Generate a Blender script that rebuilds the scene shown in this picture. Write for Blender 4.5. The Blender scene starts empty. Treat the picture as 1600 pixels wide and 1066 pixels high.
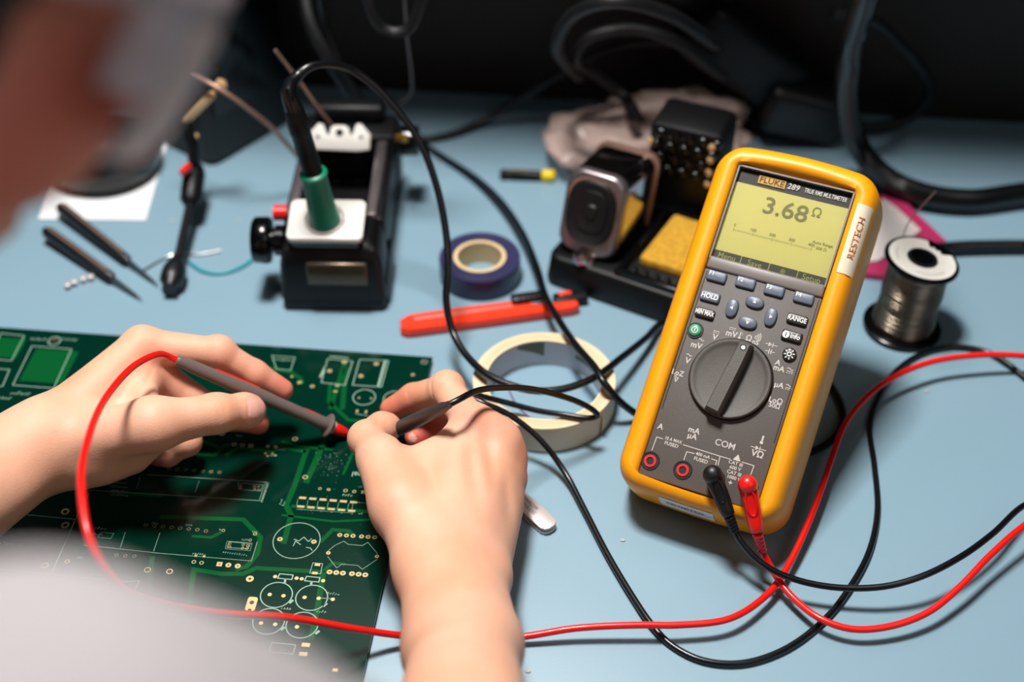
import bpy, bmesh, math, random
import numpy as np
from mathutils import Vector, Matrix, Quaternion, noise
random.seed(7)
SC = bpy.context.scene
COL = SC.collection

# ------------------------------------------------------------------ camera
CAM_H, CAM_DEP, FOC = 0.68, 41.0, 2222.2
_a = math.radians(CAM_DEP)
CAM = Vector((0, -CAM_H/math.tan(_a), CAM_H))
CF = Vector((0, math.cos(_a), -math.sin(_a))); CU = Vector((0, math.sin(_a), math.cos(_a))); CR = Vector((1, 0, 0))
cd = bpy.data.cameras.new('camera'); cam = bpy.data.objects.new('camera', cd); COL.objects.link(cam)
cam.location = CAM; cam.rotation_euler = (math.radians(90-CAM_DEP), 0, 0)
cd.sensor_width = 36; cd.lens = 50; cd.clip_start = 0.02
cd.dof.use_dof = True; cd.dof.focus_distance = 0.86; cd.dof.aperture_fstop = 3.0; cd.dof.aperture_blades = 9
SC.camera = cam
# ------------------------------------------------------------------ view, world, big lights
vs = SC.view_settings; vs.view_transform = 'Standard'; vs.look = 'None'; vs.gamma = 1; vs.use_curve_mapping = False
vs.exposure = -0.4
W = bpy.data.worlds.new('world'); SC.world = W; W.use_nodes = True
W.node_tree.nodes['Background'].inputs[0].default_value = (0.62, 0.72, 0.85, 1)
W.node_tree.nodes['Background'].inputs[1].default_value = 0.03
def area(name, loc, target, sx, sy, power, color):
    l = bpy.data.lights.new(name, 'AREA'); l.shape = 'RECTANGLE'; l.size = sx; l.size_y = sy; l.energy = power; l.color = color
    o = bpy.data.objects.new(name, l); COL.objects.link(o); o.location = loc
    o.rotation_euler = (Vector(target)-Vector(loc)).to_track_quat('-Z', 'Y').to_euler(); return o
area('ceiling_lamp', (-0.20, 0.02, 1.72), (0.0, -0.1, 0), 0.30, 0.30, 62, (1.0, 0.97, 0.935))
area('rear_ceiling_panel', (-0.30, 1.15, 2.5), (0, 0.1, 0), 2.0, 1.2, 12, (1.0, 0.98, 0.96))
area('fill_light', (1.1, -1.5, 1.9), (0, 0, 0.2), 1.0, 1.0, 6, (1.0, 0.97, 0.95))  # added fill behind the camera, brightens the glasses and cheek
# ------------------------------------------------------------------ helpers
def P(px, py, z=0.0):
    """point of the room at height z seen at pixel (px, py)"""
    d = CF + CR*((px-800)/FOC) + CU*((533-py)/FOC)
    return CAM + d*((z-CAM.z)/d.z)
def PD(px, py, depth):
    return CAM + (CF + CR*((px-800)/FOC) + CU*((533-py)/FOC))*depth
def lin(c):
    c = c/255.0
    return c/12.92 if c <= 0.04045 else ((c+0.055)/1.055)**2.4
def rgb(r, g, b): return (lin(r), lin(g), lin(b), 1)
MATS = {}
def mat(name, color, rough=0.5, metal=0.0, bump=0, bscale=200, var=0, vscale=8, coat=0, sub=0, trans=0, spec=0.5, alpha=1, emit=0, obj_coords=True):
    m = bpy.data.materials.new(name); m.use_nodes = True; nt = m.node_tree; b = nt.nodes['Principled BSDF']
    I = b.inputs
    I['Base Color'].default_value = color; I['Roughness'].default_value = rough; I['Metallic'].default_value = metal
    I['Coat Weight'].default_value = coat; I['Coat Roughness'].default_value = 0.08
    I['Specular IOR Level'].default_value = spec; I['Transmission Weight'].default_value = trans; I['Alpha'].default_value = alpha
    if sub:
        I['Subsurface Weight'].default_value = sub; I['Subsurface Radius'].default_value = (1, 0.3, 0.15); I['Subsurface Scale'].default_value = 0.006
    tc = nt.nodes.new('ShaderNodeTexCoord')
    if var:
        n = nt.nodes.new('ShaderNodeTexNoise'); n.inputs['Scale'].default_value = vscale; n.inputs['Detail'].default_value = 5
        nt.links.new(tc.outputs['Object'], n.inputs['Vector'])
        mx = nt.nodes.new('ShaderNodeMixRGB'); mx.inputs[1].default_value = tuple(c*(1-var) for c in color[:3])+(1,); mx.inputs[2].default_value = tuple(min(1, c*(1+var)) for c in color[:3])+(1,)
        nt.links.new(n.outputs[0], mx.inputs[0]); nt.links.new(mx.outputs[0], I['Base Color'])
    if bump:
        n2 = nt.nodes.new('ShaderNodeTexNoise'); n2.inputs['Scale'].default_value = bscale; n2.inputs['Detail'].default_value = 4
        nt.links.new(tc.outputs['Object'], n2.inputs['Vector'])
        bp = nt.nodes.new('ShaderNodeBump'); bp.inputs['Strength'].default_value = bump; bp.inputs['Distance'].default_value = 0.001
        nt.links.new(n2.outputs[0], bp.inputs['Height']); nt.links.new(bp.outputs[0], I['Normal'])
    if emit:
        I['Emission Color'].default_value = color; I['Emission Strength'].default_value = emit
    MATS[name] = m; return m
mat('mat_blue', rgb(128, 158, 174), 0.42, bump=0.05, bscale=900, var=0.05, vscale=6)
mat('wall_paint', rgb(110, 108, 104), 0.8)
mat('wood_dark', rgb(36, 27, 20), 0.6, var=0.25, vscale=12)
mat('bench_grey', rgb(120, 122, 120), 0.5)
mat('floor_grey', rgb(88, 86, 84), 0.6, var=0.1)
mat('black_plastic', rgb(8, 9, 11), 0.45, spec=0.3, bump=0.1, bscale=700)
mat('black_rubber', rgb(15, 16, 19), 0.42)
mat('black_gloss', rgb(5, 6, 7), 0.18, spec=0.4)
mat('cable_black', rgb(11, 12, 15), 0.28)
mat('cable_matte', rgb(7, 8, 10), 0.55)
mat('hose_black', rgb(7, 8, 10), 0.32)
mat('socket_black', rgb(7, 7, 8), 0.5)
mat('cable_red', rgb(235, 22, 14), 0.32, coat=0.2)
mat('red_plastic', rgb(226, 26, 20), 0.3, coat=0.3)
mat('orange_red', rgb(240, 62, 36), 0.32, coat=0.2)
mat('knife_window', rgb(205, 110, 95), 0.4)
mat('yellow_case', rgb(246, 160, 3), 0.42, bump=0.04, bscale=900, var=0.03, vscale=30)
mat('panel_grey', rgb(86, 80, 76), 0.5, bump=0.25, bscale=2600)
mat('knob_grey', rgb(84, 79, 75), 0.48, bump=0.25, bscale=2600)
mat('bezel_grey', rgb(112, 104, 100), 0.4)
mat('key_blue', rgb(92, 101, 117), 0.4)
mat('key_dark', rgb(44, 40, 39), 0.35)
mat('key_green', rgb(70, 160, 122), 0.3, coat=0.5)
mat('legend_white', rgb(232, 228, 222), 0.5)
mat('legend_grey', rgb(196, 188, 182), 0.5)
mat('lcd_olive', rgb(200, 192, 108), 0.55, emit=0.22)
mat('lcd_ink', rgb(116, 112, 52), 0.5)
mat('lcd_dark', rgb(52, 52, 30), 0.5)
mat('lcd_key_text', rgb(158, 156, 84), 0.5)
mat('brand_yellow', rgb(228, 168, 40), 0.45)
mat('ink_black', rgb(22, 20, 20), 0.5)
mat('sticker_cream', rgb(222, 208, 182), 0.5, var=0.08, vscale=300)
mat('sticker_white', rgb(232, 230, 228), 0.45)
mat('ink_orange', rgb(196, 112, 70), 0.6)
mat('ink_red', rgb(180, 40, 50), 0.5)
mat('jack_red', rgb(214, 40, 44), 0.35)
mat('pcb_green', rgb(1, 41, 30), 0.12, var=0.12, vscale=14, spec=0.35)
mat('pcb_trace', rgb(8, 80, 38), 0.14, spec=0.35)
mat('pcb_edge', rgb(20, 70, 40), 0.6)
mat('silkscreen', rgb(140, 172, 154), 0.5)
mat('solder_gold', rgb(236, 208, 150), 0.3, metal=0.6)
mat('hole_dark', rgb(70, 28, 16), 0.6)
mat('hole_black', rgb(6, 8, 8), 0.6)
mat('probe_grey', rgb(104, 92, 88), 0.45, bump=0.1, bscale=900)
mat('probe_dark', rgb(58, 50, 49), 0.45, bump=0.1, bscale=900)
mat('steel', rgb(190, 186, 184), 0.22, metal=1)
mat('steel_satin', rgb(214, 200, 198), 0.45, metal=0.45)
mat('chrome', rgb(196, 192, 194), 0.12, metal=1)
mat('satin_silver', rgb(150, 140, 142), 0.34, metal=0.85)
mat('smoke_pane', rgb(84, 70, 56), 0.25, metal=0.6)
mat('bronze_wire', rgb(176, 140, 122), 0.4, metal=0.7)
mat('gold_pin', rgb(226, 186, 136), 0.3, metal=0.4)
mat('white_plastic', rgb(226, 222, 216), 0.35)
mat('green_grip', rgb(8, 122, 92), 0.4)
mat('sponge_yellow', rgb(190, 142, 36), 0.9, bump=1.0, bscale=420, var=0.6, vscale=260)
mat('tape_cream', rgb(226, 208, 172), 0.6, bump=0.2, bscale=500)
mat('tape_side', rgb(214, 204, 184), 0.65, var=0.05, vscale=40)
mat('cardboard_grey', rgb(190, 192, 200), 0.7)
mat('print_olive', rgb(96, 100, 84), 0.7)
mat('tape_navy', rgb(40, 44, 84), 0.3)
mat('tape_navy_side', rgb(58, 56, 92), 0.42)
mat('core_cream', rgb(220, 192, 146), 0.6)
mat('core_inner', rgb(146, 148, 128), 0.6)
mat('label_white', rgb(226, 222, 214), 0.55, var=0.04, vscale=200)
mat('solder_wire', rgb(150, 140, 124), 0.24, metal=1)
mat('yellow_cap', rgb(240, 206, 20), 0.35)
mat('brass', rgb(190, 150, 66), 0.3, metal=0.8)
mat('packet_pink', rgb(172, 46, 92), 0.35)
mat('packet_white', rgb(214, 206, 204), 0.5, bump=0.5, bscale=60)
mat('bag_clear', rgb(224, 196, 186), 0.25, bump=0.8, bscale=60, alpha=0.55)
mat('paper_white', rgb(222, 226, 228), 0.7)
mat('wire_teal', rgb(20, 160, 170), 0.4)
mat('wire_purple', rgb(110, 70, 140), 0.4)
mat('wire_red', rgb(210, 30, 50), 0.4)
mat('wire_grey', rgb(140, 128, 124), 0.4, metal=0.5)
mat('shirt_grey', rgb(152, 147, 149), 0.85, bump=0.3, bscale=900)
mat('hair_dark', rgb(30, 22, 18), 0.55, bump=0.8, bscale=300)
mat('glasses_frame', rgb(214, 200, 206), 0.15, spec=0.6, alpha=0.75)
mat('dust', rgb(176, 172, 166), 0.7)
# glass pane: transparent with real fresnel reflection; haze adds pale diffuse as glare
def pane_mat(name, tint, rough=0.03, haze=0.0):
    m = bpy.data.materials.new(name); m.use_nodes = True; nt = m.node_tree
    for n in list(nt.nodes): nt.nodes.remove(n)
    out = nt.nodes.new('ShaderNodeOutputMaterial'); mx = nt.nodes.new('ShaderNodeMixShader'); tr = nt.nodes.new('ShaderNodeBsdfTransparent'); gl = nt.nodes.new('ShaderNodeBsdfGlossy'); fr = nt.nodes.new('ShaderNodeFresnel')
    tr.inputs[0].default_value = tint; gl.inputs['Roughness'].default_value = rough; fr.inputs[0].default_value = 1.5
    nt.links.new(fr.outputs[0], mx.inputs[0]); nt.links.new(tr.outputs[0], mx.inputs[1]); nt.links.new(gl.outputs[0], mx.inputs[2])
    last = mx
    if haze:
        m2 = nt.nodes.new('ShaderNodeMixShader'); df = nt.nodes.new('ShaderNodeBsdfDiffuse'); df.inputs[0].default_value = (0.95, 0.86, 0.86, 1); m2.inputs[0].default_value = haze
        nt.links.new(mx.outputs[0], m2.inputs[1]); nt.links.new(df.outputs[0], m2.inputs[2]); last = m2
    nt.links.new(last.outputs[0], out.inputs[0]); MATS[name] = m
pane_mat('lens_clear', (0.97, 0.97, 0.96, 1), 0.05)
pane_mat('goggle_glare', (0.93, 0.88, 0.9, 1), 0.08, 0.6)  # pinkish diffuse share stands in for bright reflections on the clear lens

class MB:
    def __init__(s): s.bm = bmesh.new()
    def add(s, verts, faces, M=None):
        vs_ = [s.bm.verts.new((M @ Vector(v)) if M is not None else Vector(v)) for v in verts]
        for f in faces:
            try: s.bm.faces.new([vs_[i] for i in f])
            except ValueError: pass
        return s
    def box(s, cx, cy, cz, sx, sy, sz, M=None, bev=0.0, seg=2):
        t = bmesh.new(); bmesh.ops.create_cube(t, size=1)
        for v in t.verts: v.co = Vector((v.co.x*sx+cx, v.co.y*sy+cy, v.co.z*sz+cz))
        if bev: bmesh.ops.bevel(t, geom=t.edges[:], offset=bev, segments=seg, affect='EDGES', profile=0.5)
        return s.merge(t, M)
    def merge(s, t, M=None):
        t.verts.index_update()
        s.add([v.co.copy() for v in t.verts], [[v.index for v in f.verts] for f in t.faces], M); t.free(); return s
    def loft(s, rings, M=None, cap0=True, cap1=True, closed=True):
        n = len(rings[0]); V = [p for r in rings for p in r]; Fs = []
        for i in range(len(rings)-1):
            for j in range(n if closed else n-1):
                k = (j+1) % n; Fs.append([i*n+j, i*n+k, (i+1)*n+k, (i+1)*n+j])
        if cap0: Fs.append(list(range(n))[::-1])
        if cap1: Fs.append([(len(rings)-1)*n+j for j in range(n)])
        return s.add(V, Fs, M)
    def lathe(s, prof, M=None, n=40, cap0=True, cap1=True):
        rings = [[(r*math.cos(2*math.pi*j/n), r*math.sin(2*math.pi*j/n), z) for j in range(n)] for r, z in prof]
        return s.loft(rings, M, cap0, cap1)
    def ringloop(s, prof, M=None, n=64):
        """closed profile revolved (a tape roll, a torus)"""
        m = len(prof); V = []; Fs = []
        for j in range(n):
            a = 2*math.pi*j/n
            for r, z in prof: V.append((r*math.cos(a), r*math.sin(a), z))
        for j in range(n):
            k = (j+1) % n
            for i in range(m):
                l = (i+1) % m; Fs.append([j*m+i, k*m+i, k*m+l, j*m+l])
        return s.add(V, Fs, M)
    def tube(s, pts, r, n=12, taper=None, caps=True, spline=True, res=0.004, M=None):
        pts = [Vector(p) for p in pts]
        if spline and len(pts) > 2: pts, tt = catmull(pts, res)
        else: tt = [i/(len(pts)-1) for i in range(len(pts))]
        rings = []; T = None; up = None
        for i, p in enumerate(pts):
            a = pts[max(i-1, 0)]; b = pts[min(i+1, len(pts)-1)]; t = (b-a).normalized()
            if up is None:
                up = t.orthogonal().normalized()
            else:
                up = (up - t*up.dot(t)).normalized()
            w = t.cross(up); rr = r if taper is None else taper(tt[i])
            rings.append([p+up*rr*math.cos(2*math.pi*j/n)+w*rr*math.sin(2*math.pi*j/n) for j in range(n)])
        return s.loft(rings, M, caps, caps)
    def prism(s, poly, z0, z1, M=None, bev=0.0):
        n = len(poly)
        if bev:
            c = Vector((sum(p[0] for p in poly)/n, sum(p[1] for p in poly)/n))
            def ins(d):
                out = []
                for i in range(n):
                    a, b, e = Vector(poly[i-1]), Vector(poly[i]), Vector(poly[(i+1) % n])
                    n1 = (b-a).normalized(); n2 = (e-b).normalized(); nn = Vector((-(n1.y+n2.y), n1.x+n2.x))
                    if nn.length < 1e-9: nn = Vector((-n1.y, n1.x))
                    nn.normalize(); out.append((b+nn*d)[:])
                return out
            rings = [[(x, y, z0) for x, y in poly], [(x, y, z1-bev) for x, y in poly], [(x, y, z1-bev*0.3) for x, y in ins(bev*0.3)], [(x, y, z1) for x, y in ins(bev)]]
        else: rings = [[(x, y, z0) for x, y in poly], [(x, y, z1) for x, y in poly]]
        return s.loft(rings, M)
    def build(s, name, m, parent=None, smooth=45, loc=None):
        me = bpy.data.meshes.new(name); bmesh.ops.recalc_face_normals(s.bm, faces=s.bm.faces[:]); s.bm.to_mesh(me); s.bm.free()
        me.materials.append(MATS[m])
        if smooth:
            me.polygons.foreach_set('use_smooth', [True]*len(me.polygons)); me.set_sharp_from_angle(angle=math.radians(smooth))
        o = bpy.data.objects.new(name, me); COL.objects.link(o)
        if parent: o.parent = parent
        if loc is not None: o.location = loc
        return o
def catmull(pts, res):
    out = []; tt = []; n = len(pts)
    P_ = [pts[0]*2-pts[1]]+pts+[pts[-1]*2-pts[-2]]
    for i in range(n-1):
        p0, p1, p2, p3 = P_[i:i+4]; k = max(2, int((p2-p1).length/res))
        # centripetal
        d1 = max((p1-p0).length**0.5, 1e-5); d2 = max((p2-p1).length**0.5, 1e-5); d3 = max((p3-p2).length**0.5, 1e-5)
        m1 = (p1-p0)/d1-(p2-p0)/(d1+d2)+(p2-p1)/d2; m2 = (p2-p1)/d2-(p3-p1)/(d2+d3)+(p3-p2)/d3; m1 *= d2; m2 *= d2
        for j in range(k):
            t = j/k; t2 = t*t; t3 = t2*t
            out.append(p1*(2*t3-3*t2+1)+m1*(t3-2*t2+t)+p2*(-2*t3+3*t2)+m2*(t3-t2)); tt.append((i+t)/(n-1))
    out.append(pts[-1]); tt.append(1.0); return out, tt
def rrect(hw, hh, r, z, n=6, cx=0, cy=0, bulge=None, tilt=0):
    out = []
    for q, (sx, sy) in enumerate(((1, 1), (-1, 1), (-1, -1), (1, -1))):
        for k in range(n+1):
            a = math.pi/2*(q+k/n); x = sx*(hw-r)+r*math.cos(a); y = sy*(hh-r)+r*math.sin(a)
            out.append((cx+x, cy+y, z))
    # extra points on the edges keep a curved top possible
    if bulge is not None:
        o2 = []
        for i, p in enumerate(out):
            q = out[(i+1) % len(out)]; o2.append(p)
            if i % (n+1) == n and (i//(n+1)) % 2 == 0:
                for k in range(1, 12): o2.append(tuple(p[c]+(q[c]-p[c])*k/12 for c in range(3)))
        out = [(x, y+(bulge*(1-((x-cx)/hw)**2) if y > cy else -bulge*0.5*(1-((x-cx)/hw)**2)), z) for x, y, z in o2]
    return out
def frame(origin, xdir, up=(0, 0, 1)):
    x = Vector(xdir).normalized(); z = Vector(up).normalized(); y = z.cross(x).normalized(); x = y.cross(z)
    return Matrix(((x.x, y.x, z.x, origin[0]), (x.y, y.y, z.y, origin[1]), (x.z, y.z, z.z, origin[2]), (0, 0, 0, 1)))
def axis_frame(a, b):
    """z axis from a to b"""
    a, b = Vector(a), Vector(b); z = (b-a).normalized(); x = z.orthogonal().normalized(); y = z.cross(x)
    return Matrix(((x.x, y.x, z.x, a.x), (x.y, y.y, z.y, a.y), (x.z, y.z, z.z, a.z), (0, 0, 0, 1)))
def T(x, y, z=0): return Matrix.Translation((x, y, z))
def RZ(a): return Matrix.Rotation(a, 4, 'Z')
def RX(a): return Matrix.Rotation(a, 4, 'X')
def RY(a): return Matrix.Rotation(a, 4, 'Y')
_tc = {}
def text_geo(s_, size, bold=0.0, align='CENTER', shear=0.0):
    key = (s_, size, bold, align, shear)
    if key in _tc: return _tc[key]
    c = bpy.data.curves.new('t', 'FONT'); c.body = s_; c.size = size; c.align_x = align; c.align_y = 'CENTER'; c.offset = bold*size; c.shear = shear
    c.resolution_u = 3; o = bpy.data.objects.new('t', c); COL.objects.link(o)
    dg = bpy.context.evaluated_depsgraph_get(); me = o.evaluated_get(dg).to_mesh()
    r = ([v.co.copy() for v in me.vertices], [list(p.vertices) for p in me.polygons])
    o.evaluated_get(dg).to_mesh_clear(); bpy.data.objects.remove(o); bpy.data.curves.remove(c)
    _tc[key] = r; return r
def put_text(mb, s_, size, M, bold=0.0, align='CENTER', sx=1.0, shear=0.0):
    v, f = text_geo(s_, size, bold, align, shear); mb.add([(p.x*sx, p.y, p.z) for p in v], f, M)
def stroke(mb, pts, w, M=None, z=0.0, closed=False):
    """flat line on the local xy plane"""
    pts = [Vector((p[0], p[1])) for p in pts]; n = len(pts); L = []; R_ = []
    for i in range(n):
        a = pts[(i-1) % n] if (closed or i > 0) else None; b = pts[(i+1) % n] if (closed or i < n-1) else None; p = pts[i]
        d1 = (p-a).normalized() if a is not None else (b-p).normalized(); d2 = (b-p).normalized() if b is not None else d1
        nn = Vector((-(d1.y+d2.y), d1.x+d2.x))
        if nn.length < 1e-6: nn = Vector((-d1.y, d1.x))
        nn.normalize(); c = max(0.4, nn.dot(Vector((-d1.y, d1.x)))); off = nn*(w/2/c)
        L.append((p+off)); R_.append((p-off))
    V = [(p.x, p.y, z) for p in L]+[(p.x, p.y, z) for p in R_]
    Fs = [[i, n+i, n+(i+1) % n, (i+1) % n] for i in range(n if closed else n-1)]
    mb.add(V, Fs, M)
def circle_pts(cx, cy, r, n=40, a0=0, a1=2*math.pi):
    full = abs(a1-a0-2*math.pi) < 1e-6
    return [(cx+r*math.cos(a0+(a1-a0)*i/(n if full else n-1)), cy+r*math.sin(a0+(a1-a0)*i/(n if full else n-1))) for i in range(n)]
def disc(mb, cx, cy, r, z, M=None, n=20):
    mb.add([(x, y, z) for x, y in circle_pts(cx, cy, r, n)], [list(range(n))], M)
def thing(name, label, cat, loc=(0, 0, 0), rz=0, group=None, M=None):
    o = bpy.data.objects.new(name, None); COL.objects.link(o); o.empty_display_size = 0.02
    if M is not None: o.matrix_world = M
    else: o.location = loc; o.rotation_euler = (0, 0, rz)
    return tag(o, label, cat, group)
def tag(o, label, cat, group=None):
    o['label'] = label; o['category'] = cat
    if group: o['group'] = group
    return o
def struct(o): o['kind'] = 'structure'; return o
def anchor(o, loc):
    """put a top-level mesh's origin at loc without moving it"""
    l = Vector(loc); o.data.transform(Matrix.Translation(-l)); o.location = l; return o

# ------------------------------------------------------------------ the setting
WY = 0.327
struct(MB().box(0, -0.6, -0.79, 5, 4, 0.04).build('floor', 'floor_grey', smooth=0))
MW = T(0.15, WY, 0) @ RZ(math.radians(-5.7))
struct(MB().box(0, 2.6, 0.97, 6, 0.08, 3.52).build('wall_back', 'wall_paint', smooth=0))
struct(MB().box(0, 0.3, 2.77, 6, 4.7, 0.08).build('ceiling', 'wall_paint', smooth=0))
wb = thing('workbench', 'long workbench with dark brown back panel carrying the blue mat', 'workbench', (0.15, WY, -0.77), math.radians(-5.7))
MB().box(0.1, -0.498, 0.749, 2.4, 0.996, 0.035, bev=0.003).build('worktop', 'bench_grey', wb)
MB().box(0.1, 0.015, 0.77+0.27, 2.4, 0.03, 1.0, bev=0.002).build('back_panel', 'wood_dark', wb)
MB().box(0.1, -0.078, 0.77+0.46, 2.4, 0.154, 0.022, bev=0.002).build('shade_shelf', 'wood_dark', wb)  # unseen shelf, added and deepened to darken the rear of the mat
for lx in (-1.0, 1.2):
    for ly in (-0.9, -0.06): MB().box(lx, ly, 0.366, 0.05, 0.05, 0.731).build('leg', 'bench_grey', wb)
# the mat follows the wall
m_ = MB(); m_.box(0.0, -0.40, -0.0017, 2.0, 0.80, 0.0034, MW @ T(-0.1, -0.002, 0), bev=0.0008)
wm = m_.build('work_mat', 'mat_blue'); tag(wm, 'large light blue rubber work mat covering the bench', 'mat')
# ------------------------------------------------------------------ multimeter
MYAW, MTILT = math.radians(-24.3), math.radians(38.3)
MR = RZ(MYAW) @ RX(MTILT)
MO = Vector((0.1118, -0.1899, 0.0434)) - (MR @ Vector((0, 0.009, 0.048)))
MM = Matrix.Translation(MO) @ MR
MI = MM.inverted()
def mp(px, py, z=0.048):
    """pixel -> meter's own coordinates on the plane z"""
    o = MI @ CAM; d = (MI @ (CAM+CF+CR*((px-800)/FOC)+CU*((533-py)/FOC)))-o; t = (z-o.z)/d.z; q = o+d*t
    return q.x, q.y
meter = thing('multimeter', 'yellow handheld multimeter with grey keypad propped up and reading 3.68 ohms', 'multimeter', M=MM)
FZ = 0.048
TOPY = 0.2285; BOTY = 0.0005; HY = (TOPY-BOTY)/2; CY = (TOPY+BOTY)/2; HW = 0.0525
PB, PT, PW = 0.009, 0.1455, 0.0375     # keypad panel bottom, top, half width
def hol(ins, z, r=None, b=0.004):
    return rrect(HW-ins, HY-ins, (r if r else max(0.004, 0.017-ins)), z, 8, 0, CY, bulge=b)
m_ = MB()
prof = [(0.005, 0.0), (0.001, 0.0015), (-0.0015, 0.005), (-0.002, 0.012), (-0.0018, 0.022), (-0.0004, 0.040), (0.0026, 0.0482), (0.0062, 0.0515), (0.0092, 0.052), (0.012, 0.051), (0.0142, 0.0490), (0.0150, 0.0470), (0.0152, 0.041)]
rings = [hol(i, z) for i, z in prof[:9]]
def inner(z, hw, b=0.004): return rrect(hw, (0.2165-0.008)/2, 0.0035, z, 8, 0, (0.2165+0.008)/2, bulge=b)
rings += [inner(0.0515, PW+0.0028, 0.0045), inner(0.0495, PW+0.0008, 0.003), inner(0.0470, PW+0.0002, 0.001), inner(0.041, PW+0.0002, 0.0)]
m_.loft(rings, cap0=True, cap1=True)
m_.build('holster', 'yellow_case', meter, smooth=60)
# keypad body
m_ = MB(); m_.box(0, (PB+PT)/2, 0.0445, 2*PW, PT-PB, 0.007, bev=0.0006)
m_.build('keypad_panel', 'panel_grey', meter)
# grooves either side and around
for s in (-1, 1):
    m_ = MB(); m_.box(s*(PW-0.0016), 0.098, FZ+0.0001, 0.0006, 0.092, 0.0004); m_.build('panel_groove', 'key_dark', meter)
# screen bezel strip + lens
SB, ST = 0.1555, 0.2155
m_ = MB(); m_.box(0, (PT+0.1532)/2+0.0005, 0.0462, 2*PW-0.0004, 0.0085, 0.0065, bev=0.0016, seg=3)
m_.build('screen_lower_bezel', 'bezel_grey', meter)
m_ = MB(); hx = PW-0.0006
stroke(m_, [(-hx, 0.1525), (-hx, ST), (hx, ST), (hx, 0.1525)], 0.0011, T(0, 0, FZ+0.0008))
m_.box(-hx, (0.1525+ST)/2, FZ-0.001, 0.001, ST-0.1525, 0.004); m_.box(hx, (0.1525+ST)/2, FZ-0.001, 0.001, ST-0.1525, 0.004); m_.box(0, ST, FZ-0.001, 2*hx, 0.001, 0.004)
m_.build('screen_trim', 'bezel_grey', meter)
m_ = MB(); m_.box(0, (0.1525+ST)/2, 0.0445, 2*hx, ST-0.1525, 0.0012); m_.build('display_surround', 'ink_black', meter)
lcd_z = 0.0455
LB, LT, LW = 0.1525, 0.2055, PW-0.0012
m_ = MB(); m_.box(0, (LB+LT)/2, lcd_z-0.0002, 2*LW, LT-LB, 0.0004); lcd = m_.build('display', 'lcd_olive', meter, smooth=0)
m_ = MB()
def mt(px, py, z, rot=0.0): x, y = mp(px, py, z); return T(x, y, z) @ RZ(rot)
zl = lcd_z+0.0003
put_text(m_, '3.68', 0.0152, mt(1227, 329, zl), bold=0.012, sx=1.12)
put_text(m_, 'Ω', 0.0085, mt(1276, 333, zl), bold=0.005)
m_.build('reading', 'lcd_ink', meter, smooth=0).parent = lcd
m_ = MB()
y0 = mp(1200, 355, zl)[1]
for k in range(41): m_.box(-0.0285+k*0.00125, 0.1745, zl, 0.00022, 0.0011 if k % 10 else 0.0022, 0.0001)
for k, s_ in enumerate(('100', '200', '300', '400')): put_text(m_, s_, 0.0028, T(-0.0165+k*0.0125, 0.1772, zl))
put_text(m_, '0', 0.0028, T(-0.0285, 0.1775, zl)); put_text(m_, 'Auto Range', 0.0027, T(0.0275, 0.1795, zl)); put_text(m_, '500 Ω', 0.0027, T(0.0275, 0.1762, zl))
m_.build('bar_scale', 'lcd_ink', meter, smooth=0).parent = lcd
m_ = MB()
q = LW*2/4
for k in range(4): m_.box(-LW+q*(k+0.5), LB+0.0036, zl-0.00005, q-0.0005, 0.0062, 0.0002)
m_.build('soft_key_bar', 'lcd_dark', meter, smooth=0).parent = lcd
m_ = MB()
for k, s_ in enumerate(('Menu', 'Save', '', 'Setup')):
    if s_: put_text(m_, s_, 0.0052, T(-LW+q*(k+0.5), LB+0.0037, zl+0.0002), bold=0.004)
stroke(m_, circle_pts(-LW+q*2.5, LB+0.0037, 0.0013, 16), 0.0004, z=zl+0.0002, closed=True); disc(m_, -LW+q*2.5, LB+0.0037, 0.0006, zl+0.0002, n=8)
m_.build('soft_key_text', 'lcd_key_text', meter, smooth=0).parent = lcd
m_ = MB(); m_.box(-0.0145, 0.2105, zl-0.0001+0.0000, 0.0175, 0.0052, 0.0003); m_.build('brand_block', 'brand_yellow', meter, smooth=0)
m_ = MB(); put_text(m_, 'FLUKE', 0.0053, T(-0.0145, 0.2104, zl+0.0003), bold=0.012, sx=1.08); m_.build('brand_text', 'ink_black', meter, smooth=0)
m_ = MB(); put_text(m_, '289', 0.0052, T(-0.0045, 0.2104, zl+0.0001), bold=0.01, align='LEFT', shear=0.15)
put_text(m_, 'TRUE RMS MULTIMETER', 0.0041, T(0.0065, 0.2103, zl+0.0001), bold=0.012, align='LEFT', sx=0.62, shear=0.1)
m_.build('model_text', 'legend_white', meter, smooth=0)
m_ = MB(); m_.box(0, (0.1515+ST)/2, FZ-0.0003, 2*hx-0.0008, ST-0.1515-0.0008, 0.0007); m_.build('screen_lens', 'lens_clear', meter, smooth=0)
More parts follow.
